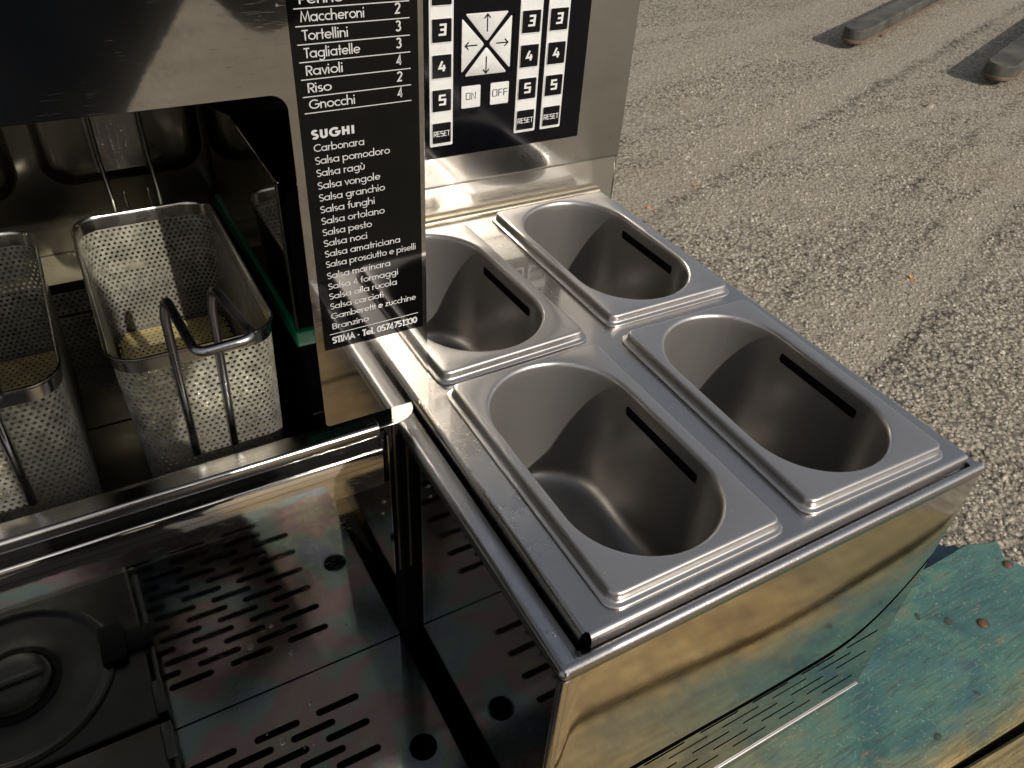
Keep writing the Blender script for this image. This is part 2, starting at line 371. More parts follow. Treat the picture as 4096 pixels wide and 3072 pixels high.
def asphalt():
    """old asphalt with its pale aggregate showing, fines filling some lanes, crevices in others"""
    mt, nt, b = nodes('exposed_aggregate_asphalt'); L = nt.links
    cc = coords(nt, rnd=False)
    wv = N(nt, 'ShaderNodeTexNoise', Scale=30, Detail=3); L.new(cc, wv.inputs['Vector'])
    warp = nt.nodes.new('ShaderNodeVectorMath'); warp.operation = 'MULTIPLY_ADD'; L.new(wv.outputs['Color'], warp.inputs[0]); warp.inputs[1].default_value = (.012, .012, 0); L.new(cc, warp.inputs[2])
    def vor(sc_):
        v = N(nt, 'ShaderNodeTexVoronoi', Scale=sc_, Randomness=1.0); L.new(warp.outputs[0], v.inputs['Vector'])
        h = nt.nodes.new('ShaderNodeSeparateColor'); L.new(v.outputs['Color'], h.inputs[0]); return v, h
    v, hs = vor(52); v2, hs2 = vor(105); v3, hs3 = vor(210)
    lane = N(nt, 'ShaderNodeTexNoise', Scale=1.0, Detail=6, Roughness=.6, Distortion=.6); L.new(coords(nt, (.55, 2.6, 1), (0, 0, radians(-22)), rnd=False), lane.inputs['Vector'])
    n = N(nt, 'ShaderNodeTexNoise', Scale=3.2, Detail=6, Roughness=.65, Distortion=.4); L.new(cc, n.inputs['Vector'])
    cl = N(nt, 'ShaderNodeTexNoise', Scale=26, Detail=4, Roughness=.6); L.new(cc, cl.inputs['Vector'])
    stone = ramp(nt, hs.outputs[0], ((.0, (.145, .126, .10)), (.35, (.285, .252, .205)), (.75, (.365, .330, .272)), (1.0, (.50, .46, .395))))
    stone2 = ramp(nt, hs2.outputs[1], ((.0, (.13, .108, .08)), (.6, (.29, .25, .195)), (1.0, (.42, .37, .295))))
    stone3 = ramp(nt, hs3.outputs[1], ((.0, (.16, .135, .10)), (1.0, (.34, .297, .232))))
    c = mix(nt, ramp(nt, hs2.outputs[0], ((.38, 0.0), (.42, 1.0))), stone, stone2)
    c = mix(nt, ramp(nt, hs3.outputs[0], ((.55, 0.0), (.6, 1.0))), c, stone3)
    fines = ramp(nt, mathn(nt, 'ADD', mathn(nt, 'MULTIPLY', lane.outputs[0], .62), mathn(nt, 'MULTIPLY', n.outputs[0], .38)), ((.44, 0.0), (.66, .8)))
    sp_ = nt.nodes.new('ShaderNodeSeparateXYZ'); L.new(cc, sp_.inputs[0])
    dd = mathn(nt, 'ADD', mathn(nt, 'MULTIPLY', sp_.outputs[0], -.342), mathn(nt, 'MULTIPLY', sp_.outputs[1], .94))
    dd = mathn(nt, 'ADD', dd, mathn(nt, 'MULTIPLY_ADD', n.outputs[0], .22, -.11))
    tr = ramp(nt, mathn(nt, 'MULTIPLY', dd, .25), ((.058, 0.0), (.066, 1.0), (.100, 1.0), (.112, 0.0), (.365, 0.0), (.375, .9), (.430, .9), (.448, 0.0), (.60, 0.0), (.63, .8), (.68, .8), (.70, 0.0)))
    ru = ramp(nt, mathn(nt, 'MULTIPLY', dd, .25), ((.040, 0.0), (.056, 1.0), (.062, 0.0), (.112, .0), (.118, .6), (.125, 0.0), (.165, 0.0), (.176, .8), (.185, 0.0), (.345, 0.0), (.362, 1.0), (.370, 0.0)))
    fines = mathn(nt, 'MAXIMUM', fines, mathn(nt, 'MULTIPLY', tr, mathn(nt, 'MULTIPLY_ADD', cl.outputs[0], .9, .12))); ru_ = ru
    edge = ramp(nt, v.outputs[0], ((.40, 0.0), (.62, 1.0)))
    crev = mathn(nt, 'MULTIPLY', edge, mathn(nt, 'SUBTRACT', 1.05, fines))
    crev = mathn(nt, 'MULTIPLY', crev, ramp(nt, cl.outputs[0], ((.40, .25), (.62, 1.0))))
    crev = mathn(nt, 'MINIMUM', 1.0, mathn(nt, 'ADD', crev, mathn(nt, 'MULTIPLY', ru_, mathn(nt, 'MULTIPLY', ramp(nt, v2.outputs[0], ((.25, 0.0), (.5, 1.0))), ramp(nt, cl.outputs[0], ((.38, .1), (.6, .9)))))))
    c = mix(nt, mathn(nt, 'MULTIPLY', crev, .95), c, (.040, .034, .026))
    c = mix(nt, mathn(nt, 'MULTIPLY', fines, .5), c, (.255, .224, .180))
    brown = N(nt, 'ShaderNodeTexNoise', Scale=.9, Detail=4); L.new(cc, brown.inputs['Vector'])
    c = mix(nt, ramp(nt, brown.outputs[0], ((.55, 0.0), (.70, .2))), c, (.20, .155, .10))
    L.new(c, b.inputs['Base Color']); b.inputs['Roughness'].default_value = .9; b.inputs['Specular IOR Level'].default_value = .2
    h = mathn(nt, 'MULTIPLY', mathn(nt, 'SUBTRACT', 1.0, v.outputs[0]), mathn(nt, 'SUBTRACT', 1.15, fines))
    h = mathn(nt, 'MULTIPLY_ADD', mathn(nt, 'SUBTRACT', 1.0, v2.outputs[0]), .4, h)
    bp = N(nt, 'ShaderNodeBump', Strength=.75, Distance=0.009); L.new(h, bp.inputs['Height']); L.new(bp.outputs[0], b.inputs['Normal'])
    return mt
M['asphalt'] = asphalt()

def pebble_mat():
    mt, nt, b = nodes('pale_limestone_chips'); L = nt.links
    cc = coords(nt)
    v = N(nt, 'ShaderNodeTexVoronoi', Scale=45); L.new(cc, v.inputs['Vector'])
    hs = nt.nodes.new('ShaderNodeSeparateColor'); L.new(v.outputs['Color'], hs.inputs[0])
    n = N(nt, 'ShaderNodeTexNoise', Scale=300, Detail=4); L.new(cc, n.inputs['Vector'])
    c = ramp(nt, hs.outputs[0], ((.0, (.17, .145, .108)), (.5, (.29, .252, .195)), (.85, (.38, .335, .268)), (1.0, (.52, .475, .395))))
    c = mix(nt, ramp(nt, n.outputs[0], ((.4, .35), (.6, 0.0))), c, (.15, .13, .10))
    L.new(c, b.inputs['Base Color']); b.inputs['Roughness'].default_value = .85; b.inputs['Specular IOR Level'].default_value = .25
    return mt
M['pebble'] = pebble_mat()

# ------------------------------------------------------------------ ground
ZG = -1.15
g = new('ground', [(-200, -200, ZG), (200, -200, ZG), (200, 200, ZG), (-200, 200, ZG)], [(0, 1, 2, 3)], M['asphalt'], kind='structure')

# loose and embedded chips on the part of the ground nearest the table
import numpy as np
rng = np.random.default_rng(3)
base = np.array([(1, 0, 0), (-1, 0, 0), (0, 1, 0), (0, -1, 0), (0, 0, 1)], float)
tri = np.array([(0, 2, 4), (2, 1, 4), (1, 3, 4), (3, 0, 4)])
tops = np.array([(math.cos(a), math.sin(a), 0) for a in (0, 1.05, 2.1, 3.14, 4.2, 5.2)] + [(.55 * math.cos(a + .5), .55 * math.sin(a + .5), .85) for a in (0, 2.1, 4.2)])
ttri = np.array([(0, 1, 6), (1, 2, 7), (1, 7, 6), (2, 3, 7), (3, 4, 8), (3, 8, 7), (4, 5, 8), (5, 0, 6), (5, 6, 8), (6, 7, 8)])
NP = 60000
px = rng.uniform(0.9, 4.6, NP); py = rng.uniform(-0.6, 4.2, NP)
keep = (py < 0.35 + 1.25 * (px - .6)) & (py > -.9 + .35 * px - .6) & (rng.random(NP) < np.clip(1.35 - px / 4.4, .15, 1))
px, py = px[keep], py[keep]; n_ = len(px)
sz = (.0022 + .0075 * rng.random(n_) ** 2.2) * (1 + .4 * (rng.random(n_) > .96))
ang = rng.uniform(0, 6.28, n_); asp = rng.uniform(.65, 1.0, n_)
lx = tops[None, :, 0] * sz[:, None] * rng.uniform(.8, 1.2, (n_, 9)); ly = tops[None, :, 1] * (sz * asp)[:, None] * rng.uniform(.8, 1.2, (n_, 9)); lz = tops[None, :, 2] * (sz * .6)[:, None]
ca, sa = np.cos(ang)[:, None], np.sin(ang)[:, None]
V = np.stack([px[:, None] + lx * ca - ly * sa, py[:, None] + lx * sa + ly * ca, ZG + .0005 + lz], 2).reshape(-1, 3)
F = (ttri[None] + (np.arange(n_) * 9)[:, None, None]).reshape(-1, 3)
me = bpy.data.meshes.new('gravel_chips')
me.vertices.add(len(V)); me.vertices.foreach_set('co', V.ravel())
me.loops.add(F.size); me.loops.foreach_set('vertex_index', F.ravel())
me.polygons.add(len(F)); me.polygons.foreach_set('loop_start', np.arange(0, F.size, 3)); me.polygons.foreach_set('loop_total', np.full(len(F), 3))
me.update(calc_edges=True); me.materials.append(M['pebble'])
gc = bpy.data.objects.new('gravel', me); col.objects.link(gc); gc['kind'] = 'stuff'
tag(gc, 'pale limestone chips worn out of the asphalt beside the table', 'gravel')

# ------------------------------------------------------------------ table (old painted cable-drum top)
ZT = -0.41
tab = thing('wooden_table', 'weathered table of teal and ochre painted planks under the steel cooker', 'table')
def plank(outline, top, thick, mat, name='plank', lab=None, bev=.003):
    bm = bmesh.new()
    vs = [bm.verts.new((x, y, top - thick)) for x, y in outline]
    f = bm.faces.new(vs); bm.normal_update()
    if f.normal.z > 0: f.normal_flip()
    r = bmesh.ops.extrude_face_region(bm, geom=[f])
    bmesh.ops.translate(bm, verts=[q for q in r['geom'] if isinstance(q, bmesh.types.BMVert)], vec=(0, 0, thick))
    bmesh.ops.recalc_face_normals(bm, faces=bm.faces)
    te = [e for e in bm.edges if all(q.co.z > top - 1e-6 for q in e.verts)]
    bmesh.ops.bevel(bm, geom=te, offset=bev, segments=2, affect='EDGES')
    me = bpy.data.meshes.new(name); bm.to_mesh(me); bm.free(); me.materials.append(mat)
    o = bpy.data.objects.new(name, me); col.objects.link(o); o.parent = tab
    if lab: o['label'] = lab
    return o
def edge_pts(p0, p1, n, amp):
    o = []
    for k in range(n + 1):
        t = k / n; x = p0[0] + (p1[0] - p0[0]) * t; y = p0[1] + (p1[1] - p0[1]) * t
        dx, dy = p1[0] - p0[0], p1[1] - p0[1]; l = hypot(dx, dy)
        a = random.uniform(-amp, amp) if 0 < k < n else 0
        o.append((x - dy / l * a, y + dx / l * a))
    return o
# the teal plank the machine stands on; broken right end
teal = [(-1.1, -.143), (.30, -.1425), (.432, -.1420), (.567, -.1470), (.70, -.1500), (.792, -.153)]
teal += [(.800, -.10), (.790, -.05), (.789, -.002), (.777, .022), (.7965, .047), (.765, .058), (.745, .066), (.66, .064), (.55, .068), (.3, .072), (-1.1, .075)]
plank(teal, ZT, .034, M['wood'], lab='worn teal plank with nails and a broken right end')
gold = [(-1.1, -.330), (.20, -.318), (.45, -.290), (.62, -.262), (.72, -.232), (.768, -.198), (.781, -.178), (.790, -.165), (.70, -.163), (.567, -.1575), (.432, -.1490), (-1.1, -.1480)]
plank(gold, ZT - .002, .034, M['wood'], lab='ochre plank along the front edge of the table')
plank([(-1.0, -.56), (-.1, -.56), (.25, -.50), (.45, -.42), (.60, -.315), (.20, -.325), (-1.1, -.337), (-1.1, -.48)], ZT - .001, .034, M['wood'], lab='added front plank, out of view, hiding bright ground from the steel')  # unseen plank added to keep sunlit ground out of the apron's reflection
plank([(-1.1, .082), (.62, .079), (.69, .078), (.70, .13), (.72, .20), (-1.1, .21)], ZT - .001, .034, M['wood_dark'], lab='dark plank behind the teal one')
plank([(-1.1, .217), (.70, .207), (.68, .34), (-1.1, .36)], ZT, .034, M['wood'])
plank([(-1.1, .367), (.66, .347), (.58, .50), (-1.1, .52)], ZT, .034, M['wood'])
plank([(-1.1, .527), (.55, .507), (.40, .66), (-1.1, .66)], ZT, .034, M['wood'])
plank([(.56, -.12), (.775, -.10), (.780, .088), (.762, .093), (.735, .13), (.64, .13), (.56, .12)], ZT - .042, .03, M['wood_dark'], name='batten', lab='dark blue batten under the plank ends')
for (x, y) in ((-.9, -.15), (.5, -.12), (.45, .45), (-.9, .5)):
    mb = MB(); mb.bbox(x - .04, x + .04, y - .04, y + .04, ZG, ZT - .0365, .004); mb.build('leg', M['wood_raw'], tab)
mb = MB(); mb.box(-1.0, .74, -.175, -.125, ZT - .075, ZT - .0365); mb.build('batten', M['gap_shade'], tab)  # added near-black batten, darkens the gap between the teal and ochre planks
# nails and knots on the teal plank
def disc(x, y, z, r, h, mat, name, par, ry=1.0, n=18, rot=0.0):
    vs = []; 
    for (rr, zz) in ((1.0, 0), (1.0, h * .6), (.8, h)):
        for k in range(n):
            a = 2 * pi * k / n; u, v_ = r * rr * cos(a), r * ry * rr * sin(a)
            vs.append((x + u * cos(rot) - v_ * sin(rot), y + u * sin(rot) + v_ * cos(rot), z + zz))
    fs = [(i * n + k, i * n + (k + 1) % n, (i + 1) * n + (k + 1) % n, (i + 1) * n + k) for i in range(2) for k in range(n)] + [tuple(range(2 * n, 3 * n))]
    return new(name, vs, fs, mat, par, 50)
M['knot'] = plain('dark_wood_knot', (.035, .045, .035), .7, var=.4, scale=200)
for x, y, r in ((.6427, -.0363, .0065), (.7665, .0108, .006)):
    disc(x, y, ZT - .0005, r, .0022, M['rust'], 'nail', tab)
    disc(x + .001, y + .001, ZT - .0004, r * 1.6, .0006, M['knot'], 'nail_stain', tab, .8)
for x, y, r, e in ((.572, .012, .006, .6), (.604, -.012, .008, .7), (.545, -.098, .005, .6), (.452, -.112, .006, .7)):
    disc(x, y, ZT - .0003, r, .0006, M['knot'], 'knot', tab, e, rot=random.uniform(0, 3))

# ------------------------------------------------------------------ cooker
cook = thing('pasta_cooker', 'stainless pasta cooker with menu label, keypad and mirror-bright front panels', 'pasta cooker')
XB0, XB1, YB0 = -0.0574, 0.3975, -0.0265      # sauce station box
ZB = -0.020

def strip_profile(prof, a0, a1, axis, mat, name, par, smooth=40, seg=24, jit=0.0):
    """extrude a profile [(d, z)] along axis; d measured on the other horizontal axis"""
    v = []; f = []
    n = len(prof)
    for i in range(seg + 1):
        t = a0 + (a1 - a0) * i / seg
        for d, z in prof:
            q = random.uniform(-jit, jit) if 0 < i < seg else 0
            v.append((t, d + q, z) if axis == 'x' else (d + q, t, z))
    for i in range(seg):
        for k in range(n - 1):
            f.append((i * n + k, i * n + k + 1, (i + 1) * n + k + 1, (i + 1) * n + k))
    return new(name, v, f, mat, par, smooth)
def arc(cx, cz, r, a0, a1, n=6):
    return [(cx + r * cos(radians(a0 + (a1 - a0) * k / n)), cz + r * sin(radians(a0 + (a1 - a0) * k / n))) for k in range(n + 1)]

# rim of the box: front rail (rolled edge + inner gutter) and left rail
R_ = .0050
front_prof = [(YB0 + .014, ZB - .006), (YB0 + .010, ZB - .0045)] + [(YB0 + R_ * 1.2, ZB - .0018)] + [(YB0 + R_ - R_ * sin(radians(t)), ZB - R_ + R_ * cos(radians(t))) for t in range(-20, 100, 15)] + [(YB0, ZB - .011), (YB0 + .0015, ZB - .0125)]
strip_profile(front_prof, XB0 + .003, XB1, 'x', M['rail'], 'front_rail', cook, 50, 40)
left_prof = [(XB0 + .020, ZB - .0035), (XB0 + .0075, ZB - .0005)] + [(XB0 + R_ - R_ * sin(radians(t)), ZB - R_ + R_ * cos(radians(t))) for t in range(0, 100, 15)] + [(XB0, ZB - .011), (XB0 + .0012, ZB - .0125)]
M['rail_l'] = steel('side_rail_steel', (0.50, 0.49, 0.49), 0.1, haze=(.5, .2), brush=(500, 5, 500), brush_amt=.5, smudge=.6, dirt=.35, bump=.05)
strip_profile(left_prof, YB0 + .003, .59, 'y', M['rail_l'], 'side_rail', cook, 50, 40)
# welded corner blob
bm = bmesh.new(); bmesh.ops.create_uvsphere(bm, u_segments=16, v_segments=10, radius=.0052)
me = bpy.data.meshes.new('weld_bead'); bm.to_mesh(me); bm.free(); me.shade_smooth(); me.materials.append(M['rail_l'])
o = bpy.data.objects.new('weld_bead', me); o.location = (XB0 + .0042, YB0 + .0042, ZB - .0058); col.objects.link(o); o.parent = cook
# bead of the corner: little gusset plate
mb = MB(); mb.box(XB0 + .004, XB0 + .019, YB0 + .004, YB0 + .016, ZB - .009, ZB - .0048); mb.build('corner_gusset', M['rail_l'], cook)
mb = MB(); mb.bbox(XB1 - .010, XB1 - .0005, YB0 + .0025, YB0 + .020, ZB - .006, ZB - .0012, .0008); mb.build('corner_gusset', M['rail'], cook)

# upper front sheet with a flared, curved lower edge
def edge_z(x):
    if x < .25: return -.2435 + .0008 * sin(x * 23)
    t = (x - .25) / (XB1 - .25)
    return -.2435 + .103 * t ** 3.6
nx, v, f = 60, [], []
cols_ = [0, .06, .14, .25, .36, .5, .64, .78, .88, .93, .96, .98, .99, 1.0]
for i in range(nx + 1):
    x = XB0 + .0012 + (XB1 - XB0 - .0015) * i / nx; zb = edge_z(x); zt = ZB - .0125
    for k, t in enumerate(cols_):
        z = zt + (zb - zt) * t
        y = YB0 + .0008 + .0006 * sin(9 * x + 3 * t)
        # small roll-in at the left edge
        d = (x - XB0)
        if d < .012: y += .006 * (1 - d / .012) ** 2
        v.append((x, y, z))
    v.append((x, YB0 + .0018, zb + .0002))
n = len(cols_) + 1
for i in range(nx):
    for k in range(n - 1): f.append((i * n + k, (i + 1) * n + k, (i + 1) * n + k + 1, i * n + k + 1))
new('front_panel', v, f, M['front'], cook, 35)

# lower front sheet with ventilation slots (real openings)
def slotted(x0, x1, z0, z1, slots, mk, mat, name, par, holes=(), thick=.0012, outline=None):
    """sheet with stadium slots [(xa, xb, z, half_height)] and round holes, filled by triangulation"""
    bm = bmesh.new(); E = []
    def ringe(pts):
        vs = [bm.verts.new((p[0], p[1], 0)) for p in pts]
        for i in range(len(vs)): E.append(bm.edges.new((vs[i], vs[(i + 1) % len(vs)])))
    ringe(outline or [(x0, z0), (x1, z0), (x1, z1), (x0, z1)])
    for xa, xb, zc, h in slots:
        p = [(xb - h + h * cos(radians(a)), zc + h * sin(radians(a))) for a in range(-90, 91, 30)]
        p += [(xa + h + h * cos(radians(a)), zc + h * sin(radians(a))) for a in range(90, 271, 30)]
        ringe(p)
    for cx, cz, r in holes: ringe([(cx + r * cos(2 * pi * k / 28), cz + r * sin(2 * pi * k / 28)) for k in range(28)])
    bmesh.ops.triangle_fill(bm, edges=E, use_beauty=True)
    for q in bm.verts: q.co = Vector(mk(q.co.x, q.co.y))
    bmesh.ops.recalc_face_normals(bm, faces=bm.faces)
    me = bpy.data.meshes.new(name); bm.to_mesh(me); bm.free(); me.materials.append(mat)
    o = bpy.data.objects.new(name, me); col.objects.link(o)
    if par: o.parent = par
    s = o.modifiers.new('thickness', 'SOLIDIFY'); s.thickness = thick; s.offset = 0
    return o
slots = []
for r, z in enumerate((-.2580, -.2765, -.2975, -.3215, -.3455)):
    st = .0575 if r % 2 == 0 else .0906
    for k in range(-1, 6):
        a = st + .067 * k
        if a < XB0 + .02 or a + .048 > .378 + (0 if r else -.0): continue
        slots.append((a, a + .0485, z, .0021))
slots = [s for s in slots if s[2] < edge_z(s[1]) - .003]
vo = [(XB0 + .003, -.381), (XB1 - .001, -.381)] + [(XB1 - .001 + (XB0 - XB1 + .004) * k / 40, edge_z(XB1 - .001 + (XB0 - XB1 + .004) * k / 40) - .0108) for k in range(41)]
slotted(XB0 + .003, XB1 - .001, -.381, -.235 + .09, slots, lambda x, z: (x, YB0 + .0014, z), M['mirror'], 'vent_panel', cook, outline=vo)
# the lower sheet's bottom hem, the dark inside of the box and the recessed plinth
mb = MB(); mb.tube([(XB0 + .004, YB0 + .001, -.3815), (XB1 + .0005, YB0 + .001, -.3815)], .0022, 10); mb.build('bottom_hem', M['rail'], cook, 40)
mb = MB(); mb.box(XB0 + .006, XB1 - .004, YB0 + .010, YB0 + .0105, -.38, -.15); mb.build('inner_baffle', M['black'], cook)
mb = MB(); mb.box(XB0 + .003, XB1 - .006, YB0 + .0035, .60, ZT, -.3835); mb.build('plinth', M['mirror'], cook)
# side walls of the box
mb = MB(); mb.box(XB0 + .0005, XB0 + .0017, YB0 + .0065, .60, -.3835, ZB - .0125); mb.build('side_panel', M['mirror'], cook)
mb = MB(); mb.box(XB1 - .0025, XB1 - .0015, YB0 + .003, .60, -.3835, ZB - .0045); mb.build('side_panel', M['mirror'], cook)
mb = MB(); mb.tube([(XB0 + .0045, YB0 + .0038, -.38), (XB0 + .0045, YB0 + .0038, ZB - .012)], .0042, 14); mb.build('corner_roll', M['front'], cook, 60)
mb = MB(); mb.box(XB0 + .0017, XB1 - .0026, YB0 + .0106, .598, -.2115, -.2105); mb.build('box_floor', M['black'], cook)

# ---- counter (well rim), apron and lip on the left
XL = -0.80; XR = -0.0732; YA = 0.2443; ZC = -0.005
cp = [(.268, ZC - .016), (.2665, ZC - .003), (.2655, ZC - .0006), (.2640, ZC), (.2560, ZC), (.2480, ZC)] + [(.2478 - .0035 * sin(radians(t)), ZC - .0035 + .0035 * cos(radians(t))) for t in range(15, 91, 15)] + [(.2443, ZC - .0110)] + [(.2443 + .0010, ZC - .0122), (.2500, ZC - .0124)]
# the counter's top sheet runs on a little past the roll, with a rounded corner
strip_profile(cp, XL, -.0795, 'x', M['counter'], 'counter_edge', cook, 50, 30)
pl = [(-.0797, .2655), (-.0797, .2425), (-.062, .2425)] + [(-.062 + .021 * sin(radians(a)), .2635 - .021 * cos(radians(a))) for a in range(10, 91, 10)] + [(-.041, .2655)]
v = [(x, y, ZC + .0002) for x, y in pl] + [(x, y, ZC - .0011) for x, y in pl]; k = len(pl)
f = [tuple(range(k)), tuple(range(2 * k - 1, k - 1, -1))] + [(i, k + i, k + (i + 1) % k, (i + 1) % k) for i in range(k)]
o = new('counter_corner', v, f, M['counter'], cook, 60)
bv = o.modifiers.new('b', 'BEVEL'); bv.width = .0004; bv.segments = 2; bv.limit_method = 'ANGLE'
# recess under the counter roll, folded lip and flange, mirror apron
mb = MB(); mb.box(XL, XR, .2500, .2510, -.040, ZC - .0124); mb.build('recess_back', M['black'], cook)
lp = [(.2500, -.0290)] + [(.2432 + .0022 * sin(radians(-t)), -.0312 + .0022 * cos(radians(t))) for t in range(0, 100, 20)] + [(.2405, -.045), (.2412, -.0735), (.2426, -.0745)]
strip_profile(lp, XL, XR - .006, 'x', M['mirror'], 'apron_lip', cook, 40, 24)
nx, nz_ = 40, 16; v = []; f = []
for i in range(nx + 1):
    for j in range(nz_ + 1):
        x = XL + (XR - XL) * i / nx; z = -.074 + (-.3245 + .074) * j / nz_
        v.append((x, YA + .0005 * sin(x * 14 + 1) * sin(j / nz_ * pi), z))
for i in range(nx):
    for j in range(nz_): a = i * (nz_ + 1) + j; f.append((a, a + nz_ + 1, a + nz_ + 2, a + 1))
M['apron'] = steel('apron_steel', (0.31, 0.303, 0.28), 0.04, smudge=.5, dirt=.15, bump=.012, scratch=.3)
new('front_apron', v, f, M['apron'], cook, 60)
mb = MB(); mb.box(XR, XR + .0012, YA, .30, -.33, ZC - .013); mb.build('apron_end', M['mirror'], cook)
mb = MB(); mb.box(XR + .0012, XB0 - .0002, .2560, .2580, -.36, -.012); mb.build('dark_gap_back', M['black'], cook)
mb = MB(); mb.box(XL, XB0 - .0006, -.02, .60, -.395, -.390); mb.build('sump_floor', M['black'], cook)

# ---- well cavity behind the counter
mb = MB()
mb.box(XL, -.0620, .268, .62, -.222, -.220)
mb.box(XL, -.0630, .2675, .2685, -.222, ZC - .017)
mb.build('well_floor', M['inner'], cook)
def emboss_wall():
    """pressed back wall with two rounded panels standing proud"""
    YW = .622
    mb = MB(); mb.box(XL, -.062, YW, YW + .001, -.22, .66)
    def pressed(x0, x1, z0, z1, d, r):
        cx, cz, hx, hz = (x0 + x1) / 2, (z0 + z1) / 2, (x1 - x0) / 2, (z1 - z0) / 2
        A = uniq(rr_angles(hx, hz, r, 10)); rings = []
        for ins, dep in ((0, 0), (.003, .0008), (.007, .0035), (.011, .0058), (.015, .0068), (.019, .007)):
            sdf = lambda a, b, i=ins: rr_sd(a, b, hx - i, hz - i, max(r - i, .003))
            rings.append([(cx + radial(sdf, t) * cos(t), YW - .0005 - dep * d / .007, cz + radial(sdf, t) * sin(t)) for t in A])
        v_, f_ = loft(rings, cap_end=True); mb.add(v_, f_)
    pressed(-.283, -.125, .092, .50, .010, .03)
    pressed(-.445, -.302, .086, .50, .010, .03)
    pressed(-.62, -.463, .092, .50, .010, .03)
    return mb.build('cavity_back_wall', M['inner'], cook, 50)
emboss_wall()
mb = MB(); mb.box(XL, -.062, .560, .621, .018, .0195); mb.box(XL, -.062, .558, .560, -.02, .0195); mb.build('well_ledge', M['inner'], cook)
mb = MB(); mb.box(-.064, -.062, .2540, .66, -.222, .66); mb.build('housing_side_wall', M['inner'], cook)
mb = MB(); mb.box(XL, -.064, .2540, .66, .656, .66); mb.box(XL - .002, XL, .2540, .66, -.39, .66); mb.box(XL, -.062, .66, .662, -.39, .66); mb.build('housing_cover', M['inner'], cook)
M['lift'] = steel('lift_plate_steel', (0.36, 0.35, 0.32), .2, brush=(300, 300, 4), brush_amt=.5, haze=(.5, .15))
# hanger plate on the back wall
mb = MB(); mb.bbox(-.2335, -.1850, .6020, .6080, .109, .42, .001); mb.build('lift_plate', M['lift'], cook)
# perforated strainer plate standing in the well between the baskets is built with the baskets

# ---- hood sheet with its window and hanging label strip
bm = bmesh.new(); E = []
def chain(pts):
    vs = [bm.verts.new((p[0], p[1], 0)) for p in pts]
    for i in range(len(vs)): E.append(bm.edges.new((vs[i], vs[(i + 1) % len(vs)])))
def corner(cx, cz, r, a0, a1, n=6): return [(cx + r * cos(radians(a0 + (a1 - a0) * k / n)), cz + r * sin(radians(a0 + (a1 - a0) * k / n))) for k in range(n + 1)]
SX0, SX1, SZ0, WZ = -.1240, -.0290, .0058, .2872
out_ = [(XL, .66), (XL, WZ)] + corner(SX0 - .011, WZ - .011, .011, 90, 0) + corner(SX0 + .004, SZ0 + .004, .004, 180, 270) + corner(SX1 - .004, SZ0 + .003, .003, 270, 360) + [(SX1, .66)]
chain(out_)
bmesh.ops.triangle_fill(bm, edges=E, use_beauty=True)
YS = 0.2515
for q in bm.verts: q.co = Vector((q.co.x, YS, q.co.y))
me = bpy.data.meshes.new('hood_panel'); bm.to_mesh(me); bm.free(); me.materials.append(M['hood'])
hood = bpy.data.objects.new('hood_panel', me); col.objects.link(hood); hood.parent = cook
s = hood.modifiers.new('thickness', 'SOLIDIFY'); s.thickness = .0013; s.offset = -1
# make sure the visible face is at YS and the sheet thickens backwards
if me.polygons[0].normal.y > 0:
    me.flip_normals()
mb = MB(); mb.box(-.1178, -.0335, YS - .0006, YS - .0001, .0847, .66); mb.build('menu_label', M['label'], hood)

